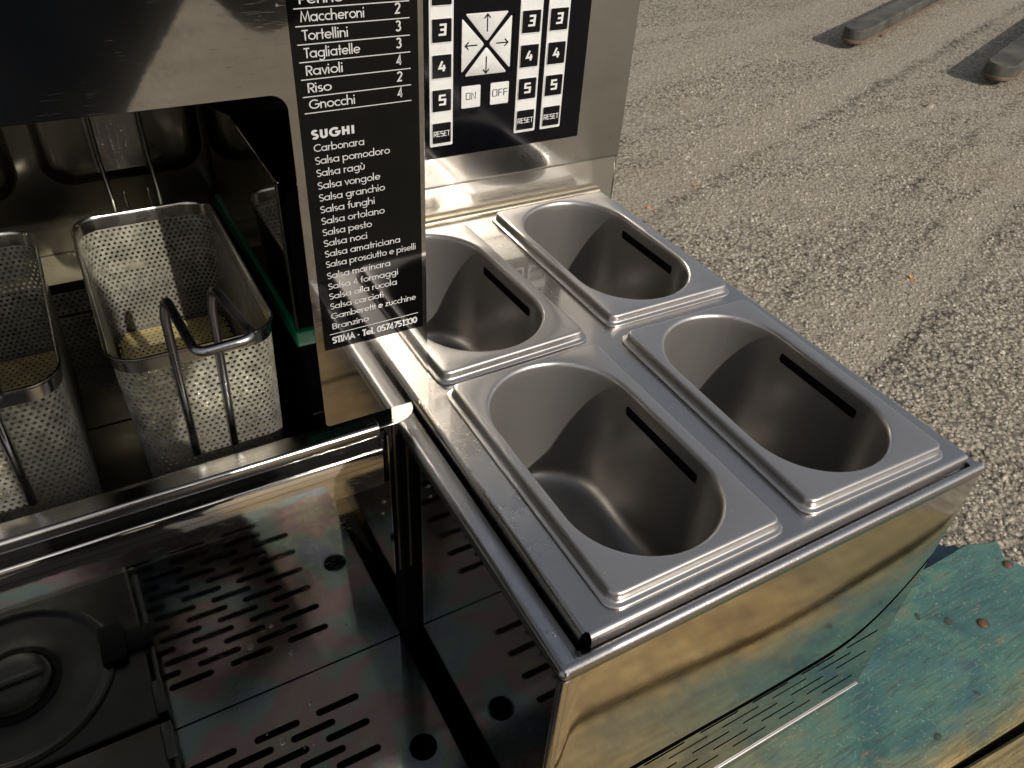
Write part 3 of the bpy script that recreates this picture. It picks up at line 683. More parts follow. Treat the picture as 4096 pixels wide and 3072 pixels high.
# ------------------------------------------------------------------ stroke lettering
def A_(cx, cy, r, a0, a1, n=14, ry=None):
    ry = ry or r
    return [(cx + r * cos(radians(a0 + (a1 - a0) * k / n)), cy + ry * sin(radians(a0 + (a1 - a0) * k / n))) for k in range(n + 1)]
X_ = .68; B = .275; O = lambda: A_(.335, .34, B, 0, 360, 22)
G = {
 'a': ([O(), [(.61, 0), (.61, X_)]], .74), 'b': ([A_(.34, .34, B, 0, 360, 22), [(.065, 0), (.065, 1.08)]], .70),
 'c': ([A_(.335, .34, B, 48, 312, 18)], .57), 'd': ([O(), [(.61, 0), (.61, 1.08)]], .74),
 'e': ([A_(.335, .34, B, 0, 318, 20), [(.07, .34), (.61, .34)]], .68),
 'f': ([[(.16, 0), (.16, .84)] + A_(.32, .86, .16, 180, 80, 6), [(.0, .60), (.32, .60)]], .36),
 'g': ([O(), [(.61, X_)] + [(.61, -.05)] + A_(.36, -.05, .25, 0, -150, 9)], .74),
 'h': ([[(.065, 0), (.065, 1.08)], [(.065, .38)] + A_(.285, .40, .21, 180, 0, 12) + [(.495, 0)]], .62),
 'i': ([[(.08, 0), (.08, .66)], [(.08, .84), (.08, .98)]], .22), 'l': ([[(.08, 0), (.08, 1.08)]], .22),
 'm': ([[(.065, 0), (.065, .68)], [(.065, .40)] + A_(.24, .43, .17, 180, 0, 10) + [(.41, 0)], [(.41, .40)] + A_(.585, .43, .17, 180, 0, 10) + [(.755, 0)]], .87),
 'n': ([[(.065, 0), (.065, .68)], [(.065, .38)] + A_(.275, .40, .205, 180, 0, 12) + [(.48, 0)]], .60),
 'o': ([O()], .68), 'p': ([A_(.34, .34, B, 0, 360, 22), [(.065, -.36), (.065, .68)]], .70),
 'r': ([[(.08, 0), (.08, .68)], [(.08, .36)] + A_(.26, .42, .18, 180, 65, 8)], .40),
 's': ([A_(.20, .48, .14, 40, 250, 10) + A_(.20, .20, .15, 70, -140, 10)], .43),
 't': ([[(.16, 0), (.16, 1.0)], [(.0, .60), (.32, .60)]], .34),
 'u': ([[(.065, .68), (.065, .27)] + A_(.27, .27, .205, 180, 360, 12) + [(.475, .68)]], .57),
 'v': ([[(.03, .68), (.25, .03), (.47, .68)]], .50), 'z': ([[(.05, .62), (.43, .62), (.05, .06), (.45, .06)]], .50),
 'M': ([[(.04, 0), (.16, .97), (.44, .12), (.72, .97), (.84, 0)]], .90), 'T': ([[(.0, .94), (.54, .94)], [(.27, 0), (.27, .94)]], .52),
 'R': ([[(.08, 0), (.08, .94), (.28, .94)] + A_(.28, .70, .24, 90, -90, 10) + [(.08, .46)], [(.25, .46), (.50, 0)]], .58),
 'P': ([[(.08, 0), (.08, .94), (.28, .94)] + A_(.28, .68, .26, 90, -90, 10) + [(.08, .42)]], .58),
 'B': ([[(.08, .06), (.08, .94), (.28, .94)] + A_(.28, .73, .21, 90, -90, 9) + [(.08, .52)], [(.28, .52)] + A_(.30, .29, .23, 90, -90, 9) + [(.08, .06)]], .62),
 'G': ([A_(.48, .5, .43, 45, 330, 20) + [(.90, .48), (.52, .48)]], .98), 'C': ([A_(.48, .5, .43, 48, 312, 20)], .82),
 'S': ([A_(.28, .72, .21, 30, 250, 12) + A_(.27, .26, .22, 75, -145, 12)], .56),
 'U': ([[(.08, 1), (.08, .33)] + A_(.32, .31, .24, 180, 360, 12) + [(.56, 1)]], .66), 'H': ([[(.08, 0), (.08, 1)], [(.56, 0), (.56, 1)], [(.08, .5), (.56, .5)]], .68),
 'I': ([[(.09, 0), (.09, 1)]], .24), 'A': ([[(.02, 0), (.32, .95), (.62, 0)], [(.14, .3), (.50, .3)]], .66),
 '0': ([A_(.28, .5, .22, 0, 360, 22, .44)], .58), '1': ([[(.08, .78), (.26, .96), (.26, 0)]], .42),
 '2': ([A_(.27, .70, .22, 165, -25, 12) + [(.08, .06), (.50, .06)]], .56), '3': ([A_(.26, .72, .20, 150, -80, 10), A_(.26, .28, .23, 80, -150, 12)], .55),
 '4': ([[(.38, 0), (.38, .94), (.05, .26), (.52, .26)]], .58), '5': ([[(.46, .94), (.16, .94), (.11, .55)] + A_(.25, .30, .24, 110, -140, 14)], .56),
 '7': ([[(.04, .94), (.50, .94), (.18, 0)]], .54), '-': ([[(.06, .38), (.30, .38)]], .38), '.': ([[(.10, .0), (.10, .14)]], .22), ' ': ([], .30),
}
G['ù'] = (G['u'][0] + [[(.14, 1.0), (.30, .80)]], .57)
# squared keypad figures
Q = {
 '3': ([[(.06, .94), (.54, .94), (.54, .06), (.02, .06)], [(.14, .5), (.54, .5)]], .62), '4': ([[(.30, .96), (.06, .30), (.62, .30)], [(.46, .60), (.46, 0)]], .66),
 '5': ([[(.56, .94), (.08, .94), (.08, .53), (.54, .53), (.54, .06), (.04, .06)]], .62), '2': ([[(.04, .94), (.54, .94), (.54, .50), (.06, .50), (.06, .06), (.58, .06)]], .62), '1': ([[(.1, .8), (.3, .96), (.3, 0)]], .5),
 'R': ([[(.08, 0), (.08, .94), (.54, .94), (.54, .46), (.08, .46)], [(.30, .46), (.58, 0)]], .68), 'E': ([[(.54, .94), (.08, .94), (.08, .06), (.56, .06)], [(.08, .5), (.48, .5)]], .64),
 'S': ([[(.54, .94), (.08, .94), (.08, .53), (.54, .53), (.54, .06), (.06, .06)]], .64), 'T': ([[(.0, .94), (.56, .94)], [(.28, .94), (.28, 0)]], .60),
 'O': ([[(.12, .94), (.52, .94), (.58, .88), (.58, .12), (.52, .06), (.12, .06), (.06, .12), (.06, .88), (.12, .94), (.2, .94)]], .72), 'N': ([[(.08, 0), (.08, .94), (.56, .06), (.56, 1.0)]], .70),
 'F': ([[(.54, .94), (.08, .94), (.08, 0)], [(.08, .5), (.48, .5)]], .62),
}
def ribbon(pl, w, mk, dz):
    """flat mitred ribbon along a polyline; mk maps (x, y) to 3D; dz lifts each stroke a few microns"""
    P = [Vector(p) for p in pl]; P2 = [P[0]]
    for p in P[1:]:
        if (p - P2[-1]).length > 1e-5: P2.append(p)
    P = P2; closed = (P[0] - P[-1]).length < 1e-4 and len(P) > 3
    if closed: P.pop()
    n = len(P); L_, R2 = [], []
    for i in range(n):
        a = P[i - 1] if (i > 0 or closed) else None; c = P[(i + 1) % n] if (i < n - 1 or closed) else None
        d0 = (P[i] - a).normalized() if a is not None else None; d1 = (c - P[i]).normalized() if c is not None else None
        if d0 is None: d0 = d1
        if d1 is None: d1 = d0
        n0 = Vector((-d0.y, d0.x)); n1 = Vector((-d1.y, d1.x)); mv = n0 + n1
        if mv.length < .3: mv = n0
        mv.normalize(); k = 1 / max(.45, mv.dot(n0))
        L_.append(P[i] + mv * (w / 2) * k); R2.append(P[i] - mv * (w / 2) * k)
    v = [mk(q.x, q.y, dz) for q in L_] + [mk(q.x, q.y, dz) for q in R2]
    f = [(i, (i + 1) % n, n + (i + 1) % n, n + i) for i in range(n if closed else n - 1)]
    return v, f
def text(name, s, x0, z0, cap, y, mat, par, x1=None, weight=.15, font=G, serif=False, track=0.0, slant=0.0):
    adv = sum(font[ch][1] + track for ch in s)
    kx = cap if x1 is None else (x1 - x0) / (adv - .06)
    mb = MB(); cx = 0; q = 0
    for ch in s:
        st, a = font[ch]
        strokes = [list(p) for p in st]
        if serif:
            ex = []
            for p in st:
                for e, o_ in ((p[0], p[1]), (p[-1], p[-2])):
                    if abs(e[0] - o_[0]) < .14 and (abs(e[1]) < .02 or e[1] > .6): ex.append([(e[0] - .13, min(max(e[1], .05), .95)), (e[0] + .13, min(max(e[1], .05), .95))])
            strokes += ex
        for p in strokes:
            q += 1
            mk = lambda x, z, d: (x0 + (cx + x + slant * z) * kx, y - d, z0 + z * cap)
            v_, f_ = ribbon(p, weight, mk, q * 3e-6); mb.add(v_, f_)
        cx += a + track
    return mb.build(name, mat, par)
YT = YS - .00075
rows = [('Penne', .3388, None, '2'), ('Maccheroni', .3287, 1474, '2'), ('Tortellini', .3181, 1409, '3'), ('Tagliatelle', .3076, 1451, '3'), ('Ravioli', .2970, 1374, '4'), ('Riso', .2863, 1320, '2'), ('Gnocchi', .2758, 1415, '4')]
def ux(px, z):      # label width measured along the strip
    return px
ends = {'Maccheroni': -.0697, 'Tortellini': -.0811, 'Tagliatelle': -.0741, 'Ravioli': -.0862, 'Riso': -.0949, 'Gnocchi': -.0795, 'Penne': -.083}
for s_, z, _, nmb in rows:
    text('menu_line', s_, -.1105, z, .0061, YT, M['ink'], hood, x1=ends[s_], weight=.115)
    if nmb: text('menu_figure', nmb, -.0492, z + .0006, .0066, YT, M['ink'], hood, weight=.15, x1=-.0458)
for z in (.3467, .3361, .3260, .3154, .3049, .2943, .2835, .2730):
    mb = MB(); mb.add([(-.1140, YT, z), (-.0393, YT, z), (-.0393, YT, z + .0006), (-.1140, YT, z + .0006)], [(0, 1, 2, 3)]); mb.build('menu_rule', M['ink'], hood)
for k in range(3): pass
text('menu_heading', 'SUGHI', -.1107, .2561, .0057, YT, M['ink'], hood, x1=-.0801, weight=.26, track=.24)
sauces = [('Carbonara', .2470, 1456), ('Salsa pomodoro', .2382, 1557), ('Salsa ragù', .2294, 1457), ('Salsa vongole', .2202, 1519), ('Salsa granchio', .2113, 1537), ('Salsa funghi', .2023, 1498), ('Salsa ortolano', .1934, 1536), ('Salsa pesto', .1845, 1485), ('Salsa noci', .1757, 1468), ('Salsa amatriciana', .1670, 1599), ('Salsa prosciutto e piselli', .1583, 1661), ('Salsa marinara', .1486, 1560), ('Salsa 4 formaggi', .1394, 1591), ('Salsa alla rucola', .1306, 1586), ('Salsa carciofi', .1217, 1533), ('Gamberetti e zucchine', .1127, 1661), ('Branzino', .1032, 1473)]
for s_, z, pxe in sauces:
    # picture column of the line's end -> x on the label plane
    dd = RX * ((pxe - 2048) / 3173.8); 
    # solve for x at (y=YS, z=z) with the camera matrix
    lo, hi = -.12, -.03
    for _ in range(40):
        mid = (lo + hi) / 2; P = Vector((mid, YS, z)) - CAM
        u = 2048 + 3173.8 * P.dot(RX) / P.dot(RZ)
        if u < pxe: lo = mid
        else: hi = mid
    text('menu_line', s_, -.1104, z, .0053, YT, M['ink'], hood, x1=mid, weight=.108)
mb = MB(); mb.add([(-.1130, YT, .0985), (-.0379, YT, .0990), (-.0379, YT, .0996), (-.1130, YT, .0991)], [(0, 1, 2, 3)]); mb.build('menu_rule', M['ink'], hood)
text('maker_line', 'STIMA - Tel. 0574751330', -.1114, .0901, .0058, YT, M['ink'], hood, x1=-.0393, weight=.19, serif=True)

# ------------------------------------------------------------------ control panel
YP = .590
KS = (YP - CAM.y) / (.605 - CAM.y)
def PX(x): return CAM.x + (x - CAM.x) * KS
def PZ(z): return CAM.z + (z - CAM.z) * KS
CX1 = .4145
cpan = strip_profile([(YP + .004, .44)] + [(YP, .436)] + [(YP, .30), (YP, .15), (YP, .0365)] + [(YP + .0045 - .0045 * cos(radians(t)), .0355 - .0045 * sin(radians(t))) for t in range(15, 91, 15)] + [(YP + .010, .0305)], -.060, CX1, 'x', M['panel'], 'control_panel', cook, 50, 8)
# recessed splashback below
v = []; f = []
for i in range(31):
    x = -.060 + (CX1 + .060) * i / 30
    for j, (yy, zz) in enumerate(((YP + .0035, .0315), (YP + .0030, .012), (YP + .0020, -.006), (YP + .0010, -.040))): v.append((x, yy, zz))
for i in range(30):
    for j in range(3): a = i * 4 + j; f.append((a, a + 4, a + 5, a + 1))
new('splashback', v, f, M['splash'], cook, 50)
mb = MB(); mb.box(CX1 - .0012, CX1 - .0002, YP + .0005, .66, -.40, .436); mb.build('panel_side', M['panel'], cook)
mb = MB(); mb.box(-.06, CX1 - .001, YP + .012, .66, -.40, .43); mb.build('panel_core', M['black'], cook)

yk = YP - .0007
mb = MB(); mb.bbox(PX(.1283), PX(.3523), yk, YP + .0005, PZ(.0643), .43, .0004, 1); mb.build('keypad_film', M['overlay'], cpan)
def rrect(mb, x0, x1, z0, z1, r, y0, y1, n=4, bev=.0004):
    """rounded tablet standing proud from y1 to y0 (towards the viewer)"""
    cx, cz, hx, hz = (x0 + x1) / 2, (z0 + z1) / 2, (x1 - x0) / 2, (z1 - z0) / 2
    def ring(ins, y):
        o = []
        for sx, sz, a0 in ((1, 1, 0), (-1, 1, 90), (-1, -1, 180), (1, -1, 270)):
            for k in range(n + 1):
                a = radians(a0 + 90 * k / n); rr = max(r - ins, .0001)
                o.append((cx + sx * (hx - r) + rr * cos(a), y, cz + sz * (hz - r) + rr * sin(a)))
        return o
    R3 = [ring(0, y1), ring(0, y0 + bev), ring(bev, y0)]
    v_, f_ = loft(R3, cap_end=True); mb.add(v_, f_)
def frame_ring(mb, x0, x1, z0, z1, r, wd, y):
    """embossed frame line"""
    pts = []
    for sx, sz, a0 in ((1, 1, 0), (-1, 1, 90), (-1, -1, 180), (1, -1, 270)):
        for k in range(5):
            a = radians(a0 + 22.5 * k)
            pts.append(((x0 + x1) / 2 + sx * ((x1 - x0) / 2 - r) + r * cos(a), y, (z0 + z1) / 2 + sz * ((z1 - z0) / 2 - r) + r * sin(a)))
    mb.tube(pts + [pts[0]], wd, 6, caps=False)
colsK = [(.1347, .1652, .1380, .1623, .0802), (.2520, .2830, .2550, .2800, .0817), (.2908, .3214, .2938, .3188, .0816)]
rowsK = [('1', .305, .280), ('2', .2660, .2410), ('3', .2268, .2018), ('4', .1880, .1620), ('5', .1485, .1230), ('RESET', .1090, .0840)]
for ci, (a, b2, c, d, zb) in enumerate(colsK):
    mb = MB(); rrect(mb, PX(a), PX(b2), PZ(zb), .40, .0016, yk - .0007, yk + .0001); mb.build('key_column', M['key_white'], cpan, 40)
    for lab, zt, zlo in rowsK:
        dz = .0011 if ci else 0
        zt2, zb2 = zt + dz, zlo + dz
        mb = MB(); rrect(mb, PX(c), PX(d), PZ(zb2), PZ(zt2), .0012, yk - .0011, yk - .0006); kb = mb.build('number_key', M['key_black'], cpan, 40)
        mb = MB(); frame_ring(mb, PX(c) - .0005, PX(d) + .0005, PZ(zb2) - .0005, PZ(zt2) + .0005, .0018, .0006, yk - .0008); mb.build('key_frame', M['key_white'], cpan, 60)
        if lab == 'RESET': text('key_print', lab, PX(c) + .0012, PZ(zb2) + .0085, .0066, yk - .00125, M['key_white'], cpan, x1=PX(d) - .0012, weight=.12, font=Q, slant=.0)
        else: text('key_print', lab, PX(c) + .0078, PZ(zb2) + .0076, .0118, yk - .00125, M['key_white'], cpan, x1=PX(c) + .0162, weight=.19, font=Q, slant=.05)
# arrow pad: four triangles with rounded corners
def roundtri(pts, r, y0, y1, name):
    P = fillet([Vector((p[0], 0, p[1])) for p in (pts[-1:] + pts + pts[:1])], r, 4)[1:-1]
    # fillet() rounds interior points of the open chain = all three corners
    c = sum((p for p in P), Vector()) / len(P)
    R3 = [[(p.x, y1, p.z) for p in P], [(p.x, y0 + .0003, p.z) for p in P], [(c.x + (p.x - c.x) * .975, y0, c.z + (p.z - c.z) * .975) for p in P]]
    v_, f_ = loft(R3, cap_end=True)
    return new(name, v_, f_, M['key_white'], cpan, 40)
ax0, ax1, az0, az1 = PX(.1757), PX(.2410), PZ(.1605), PZ(.2297)
acx, acz = (ax0 + ax1) / 2, (az0 + az1) / 2; gp = .0042
def tri(pts): return roundtri(pts, .0030, yk - .0010, yk, 'arrow_key')
tri([(ax0 + gp, az1), (ax1 - gp, az1), (acx, acz + gp * .7)])
tri([(ax0 + gp, az0), (acx, acz - gp * .7), (ax1 - gp, az0)])
tri([(ax0, az0 + gp), (ax0, az1 - gp), (acx - gp * .7, acz)])
tri([(ax1, az0 + gp), (acx + gp * .7, acz), (ax1, az1 - gp)])
def arrow(cx, cz, dx, dz, ln=.0095):
    mb = MB(); y = yk - .0012
    px, pz = -dz, dx; tip = (cx + dx * ln, cz + dz * ln)
    for i, pl in enumerate(([(cx - dx * ln, cz - dz * ln), (tip[0] - dx * .0006, tip[1] - dz * .0006)], [(tip[0] - dx * .0045 + px * .0040, tip[1] - dz * .0045 + pz * .0040), tip, (tip[0] - dx * .0045 - px * .0040, tip[1] - dz * .0045 - pz * .0040)])):
        v_, f_ = ribbon(pl, .0015, lambda x, z, d: (x, y - d, z), (i + 1) * 4e-6); mb.add(v_, f_)
    mb.build('arrow_print', M['key_black'], cpan)
arrow(acx, (acz + az1) / 2 + .006, 0, 1); arrow(acx, (acz + az0) / 2 - .006, 0, -1)
arrow((acx + ax0) / 2 - .004, acz, -1, 0, .0078); arrow((acx + ax1) / 2 + .004, acz, 1, 0, .0078)
mb = MB(); frame_ring(mb, ax0 - .003, ax1 + .003, az0 - .003, az1 + .003, .003, .0004, yk - .0001); mb.build('arrow_pad_frame', M['overlay'], cpan, 60)
for (a, b2, lab) in ((.1763, .2021, 'ON'), (.2156, .2413, 'OFF')):
    mb = MB(); rrect(mb, PX(a), PX(b2), PZ(.1226), PZ(.1490), .0016, yk - .0010, yk); mb.build('power_key', M['key_white'], cpan, 40)
    mb = MB(); frame_ring(mb, PX(a) - .0012, PX(b2) + .0012, PZ(.1226) - .0012, PZ(.1490) + .0012, .0022, .0004, yk - .0001); mb.build('power_key_frame', M['overlay'], cpan, 60)
    text('key_print', lab, PX(a) + (.0055 if lab == 'ON' else .0024), PZ(.1226) + .0098, .0086, yk - .0012, M['key_black'], cpan, x1=PX(b2) - (.0062 if lab == 'ON' else .0015), weight=.10, font=Q)

# partition box with green base, right of the baskets
XPn = -.1215
prof = [(.319, .0627), (.3225, .1975), (.466, .200), (.600, .165), (.600, .0627)]
v = [(XPn, y, z) for y, z in prof] + [(-.066, y, z) for y, z in prof]; k = len(prof)
f = [tuple(range(k)), tuple(range(2 * k - 1, k - 1, -1))] + [(i, k + i, k + (i + 1) % k, (i + 1) % k) for i in range(k)]
M['part'] = steel('partition_steel', (0.50, 0.47, 0.42), 0.05, smudge=.4, dirt=.2, bump=.01)
part_ = new('float_housing', v, f, M['part'], cook)
bv = part_.modifiers.new('b', 'BEVEL'); bv.width = .0015; bv.segments = 2
mb = MB(); mb.tube([(XPn + .0004, .3192, .065), (XPn + .0004, .3225, .1965)], .0022, 8); mb.build('housing_edge', M['box'], cook, 50)
mb = MB(); mb.box(XPn + .004, -.066, .3172, .3180, .066, .19); mb.build('housing_front', M['black'], cook)
mb = MB(); mb.bbox(XPn - .0025, -.0655, .3155, .612, .0470, .0624, .001); mb.build('green_base', M['green'], cook)
mb = MB(); mb.box(-.115, -.0655, .33, .61, -.2, .0465); mb.build('housing_pedestal', M['black'], cook)

# ------------------------------------------------------------------ sauce tray: sheet with four openings
TX0, TX1, TY0, TY1, ZP = -.0335, .3870, -.0155, .5780, -.0115
tray = thing('sauce_tray', 'flat steel tray frame with rolled edges holding the four food pans', 'tray', loc=(TX0, TY0, ZP))
tray.location = (0, 0, 0)
PANS = {'A': (0, 0, 0.0), 'B': (.19775, .00268, -.0198), 'C': (.20543, .29688, -.00545), 'D': (.00174, .28318, .0287)}
holes = []
bm = bmesh.new(); E = []
def chain2(pts):
    vs = [bm.verts.new((p[0], p[1], 0)) for p in pts]
    for i in range(len(vs)): E.append(bm.edges.new((vs[i], vs[(i + 1) % len(vs)])))
chain2([(TX0 + .005, TY0 + .005), (TX1 - .003, TY0 + .005), (TX1 - .003, TY1), (TX0 + .005, TY1)])
for k_, (ox, oy, t) in PANS.items():
    ct, st = cos(t), sin(t); hx, hy, r = .0755, .1265, .012; ps = []
    for sx, sy, a0 in ((1, 1, 0), (-1, 1, 90), (-1, -1, 180), (1, -1, 270)):
        for j in range(5):
            a = radians(a0 + 22.5 * j); x = .081 + sx * (hx - r) + r * cos(a); y = .1325 + sy * (hy - r) + r * sin(a)
            ps.append((ox + x * ct - y * st, oy + x * st + y * ct))
    chain2(ps)
bmesh.ops.triangle_fill(bm, edges=E, use_beauty=True)
for q in bm.verts: q.co.z = ZP
bmesh.ops.recalc_face_normals(bm, faces=bm.faces)
if sum(f_.normal.z for f_ in bm.faces) < 0: bmesh.ops.reverse_faces(bm, faces=bm.faces)
me = bpy.data.meshes.new('tray_sheet'); bm.to_mesh(me); bm.free(); me.materials.append(M['tray'])
o = bpy.data.objects.new('tray_sheet', me); col.objects.link(o); o.parent = tray
r5 = .005
q_ = lambda s_: [(r5 - r5 * sin(radians(t)), -r5 + r5 * cos(radians(t))) for t in range(0, 91, 15)]
strip_profile([(TY0 + a, ZP + b_) for a, b_ in q_(0)] + [(TY0 - .0003, ZP - .0125)], TX0 + .006, TX1 - .003, 'x', M['tray'], 'rolled_edge', tray, 60, 30)
strip_profile([(TX0 + a, ZP + b_) for a, b_ in q_(0)] + [(TX0 - .0003, ZP - .0125)], TY0 + .006, TY1, 'y', M['tray'], 'rolled_edge', tray, 60, 30)
strip_profile([(TX1 - a * .6, ZP + b_ * .6) for a, b_ in q_(0)] + [(TX1, ZP - .0065)], TY0 + .005, TY1, 'y', M['tray'], 'rolled_edge', tray, 60, 30)
M['bar'] = steel('tinted_back_bar', (0.50, 0.44, 0.33), 0.2, smudge=.5, dirt=.2, bump=.03)
bp_ = [(TY1 - .002, ZP)] + [(TY1 + .0062 - .0062 * cos(radians(t)), ZP + .0002 + .0060 * sin(radians(t))) for t in range(0, 181, 15)]
strip_profile(bp_, TX0 + .004, TX1 - .004, 'x', M['bar'], 'back_bar', tray, 60, 24)
for (ox, oy) in ((0, 0), ):
    pass

# ------------------------------------------------------------------ gastronorm pans
W_, L_ = .162, .265
def make_pan():
    t = thing('food_pan', '', 'food pan')
    cx, cy = W_ / 2 - .002, L_ / 2 + .002          # centre of the opening
    # outer outline about the opening centre
    def outer(off, r): return lambda x, y: rr_sd(x - (W_ / 2 - cx), y - (L_ / 2 - cy), W_ / 2 + off, L_ / 2 + off, r + off)
    def oval(ins, hx=.0685, hy=.1235): return lambda x, y: rr_sd(x, y, hx - ins, hy - ins, hx - ins)
    ys0, ys1, xs = -.0555, .0505, .0685
    extra = [atan2(y, xs) for y in (ys0, ys0 + .0012, ys1 - .0012, ys1)]
    A = rr_angles(W_ / 2, L_ / 2, .007, 6) + rr_angles(.0685, .1235, .0685, 18) + [a % (2 * pi) for a in extra]
    A += [2 * pi * k / 48 for k in range(48)]
    A = uniq(A, 2e-4)
    rings = []; info = []
    def ring(sdf, z): rings.append([(cx + radial(sdf, a) * cos(a), cy + radial(sdf, a) * sin(a), z) for a in A])
    for off, z in ((.0062, -.0112), (.0064, -.0104), (.0060, -.0097), (.0050, -.0093), (.0030, -.0092), (.0016, -.0086), (.0011, -.0070), (.0010, -.0036), (.0008, -.0020), (.0001, -.0008), (-.0012, -.0001), (-.0024, 0)):
        ring(outer(off, .007), z)
    for ins, z in ((-.0042, 0), (-.0030, -.0002), (-.0016, -.0010), (-.0006, -.0024), (0, -.0045), (.0004, -.012)): ring(oval(ins), z)
    i_s = len(rings)
    for ins, z in ((.0006, -.0168), (.0006, -.0186), (.0008, -.0258), (.0008, -.0276)): ring(oval(ins), z)
    for ins, z in ((.0014, -.05), (.0024, -.09), (.0034, -.122), (.0042, -.131), (.0065, -.139), (.011, -.1448), (.018, -.1478), (.028, -.1490), (.05, -.1495)): ring(oval(ins), z)
    a0, a1 = [min(extra), max(extra)]; b0, b1 = sorted(extra)[1], sorted(extra)[2]
    def wrap(a): return a - 2 * pi if a > pi else a
    def skip(i, k, k2):
        if i not in (i_s, i_s + 1, i_s + 2): return False
        m_ = wrap(A[k]); m2 = wrap(A[k2])
        if i == i_s + 1: return m_ >= a0 - 1e-4 and m2 <= a1 + 1e-4 and m2 > m_
        return m_ >= b0 - 1e-4 and m2 <= b1 + 1e-4 and m2 > m_
    v_, f_ = loft(rings, cap_end=True, skip=skip)
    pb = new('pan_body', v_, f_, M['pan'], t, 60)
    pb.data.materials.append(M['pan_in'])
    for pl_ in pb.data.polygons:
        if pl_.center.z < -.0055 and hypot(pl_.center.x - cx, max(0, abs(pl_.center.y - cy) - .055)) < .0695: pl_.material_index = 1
    mb = MB(); mb.box(cx + .0700, cx + .0735, cy + ys0 - .002, cy + ys1 + .002, -.028, -.016); mb.build('overflow_slot', M['black'], t)
    return t
pan = make_pan()
plab = {'A': 'steel food pan at the front beside the side rail, bright glint in its bottom',
        'B': 'steel food pan at the front right corner of the sauce tray',
        'C': 'steel food pan at the back right, under the keypad',
        'D': 'steel food pan at the back, partly hidden by the menu label strip'}
for i, k_ in enumerate('ABCD'):
    p = pan if i == 0 else copy_tree(pan)
    ox, oy, t = PANS[k_]
    p.location = (ox, oy, 0); p.rotation_euler = (0, 0, t)
    tag(p, plab[k_], 'food pan', 'steel food pans in the sauce tray')

# ------------------------------------------------------------------ drip grate in the recess
ZF = -.322
gr = thing('drip_grate', 'slotted steel drip grate in the recess below the cooker, rainbow stained', 'drip grate')
sl = []
for r in range(12):
    y = .1962 - .0155 * r
    for k in range(0, 9):
        xe = (-.1385 if r % 2 == 0 else -.1695) - .0632 * k
        if y < .135 and False: continue
        if hypot(xe + .005 + .1014, y - .114) < .045 and k == 0: pass
        if r in (1,) and k == 0 and False: continue
        sl.append((xe - .0462, xe, y, .0040))
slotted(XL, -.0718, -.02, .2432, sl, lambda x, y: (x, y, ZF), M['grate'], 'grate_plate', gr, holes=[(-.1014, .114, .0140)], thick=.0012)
mb = MB(); mb.box(XL, -.0722, -.0215, -.0203, -.36, ZF); mb.box(-.0722, -.0710, -.0215, .2432, -.36, ZF + .0006); mb.build('grate_skirt', M['grate'], gr)
mb = MB(); mb.box(XL, -.0722, -.018, .243, -.362, -.358); mb.build('drip_pan', M['black'], gr)

# lidded container standing at the back of the grate
zt = -.2938
bx = thing('lidded_container', 'grey steel container with round ringed lid and black latch on the drip grate', 'container')
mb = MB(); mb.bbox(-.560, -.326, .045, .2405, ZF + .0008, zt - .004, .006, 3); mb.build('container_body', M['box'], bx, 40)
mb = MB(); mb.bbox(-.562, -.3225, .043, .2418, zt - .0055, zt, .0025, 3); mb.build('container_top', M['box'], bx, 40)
def lathe(prof, cx, cy, n=64):
    v_ = [(cx + r * cos(2 * pi * k / n), cy + r * sin(2 * pi * k / n), z) for r, z in prof for k in range(n)]
    f_ = [(i * n + k, i * n + (k + 1) % n, (i + 1) * n + (k + 1) % n, (i + 1) * n + k) for i in range(len(prof) - 1) for k in range(n)]
    return v_, f_
lx_, ly_ = -.441, .145
v_, f_ = lathe([(.092, zt - .0005), (.0915, zt + .002), (.0895, zt + .0038), (.086, zt + .0040), (.0835, zt + .0025), (.0815, zt + .0005), (.070, zt + .0002)], lx_, ly_)
new('lid_ring', v_, f_, M['box'], bx, 60)
v_, f_ = lathe([(.0812, zt + .0004), (.060, zt + .0012), (.036, zt + .0014), (.034, zt + .003), (.0335, zt + .006), (.031, zt + .008), (.02, zt + .0085), (.0001, zt + .0085)], lx_, ly_)
new('lid', v_, f_, M['box'], bx, 50)
v_, f_ = lathe([(.036, zt + .0018), (.042, zt + .0022), (.0425, zt + .004), (.0365, zt + .0045)], lx_, ly_)
new('knob_seal', v_, f_, M['rubber'], bx, 50)
mb = MB(); mb.bbox(lx_ - .028, lx_ + .028, ly_ - .004, ly_ + .004, zt + .0080, zt + .0115, .0015); mb.build('knob_grip', M['box'], bx, 40)
mb = MB(); mb.bbox(-.362, -.338, .118, .166, zt + .0005, zt + .011, .0025); mb.bbox(-.345, -.3135, .130, .156, zt - .008, zt + .0075, .002); mb.build('latch', M['rubber'], bx, 40)
mb = MB(); mb.bbox(-.3235, -.3135, .200, .239, zt - .020, zt + .0022, .0015); mb.tube([(-.3165, .05, zt - .004), (-.3165, .236, zt - .004)], .0028, 8); mb.build('latch_rail', M['box'], bx, 40)

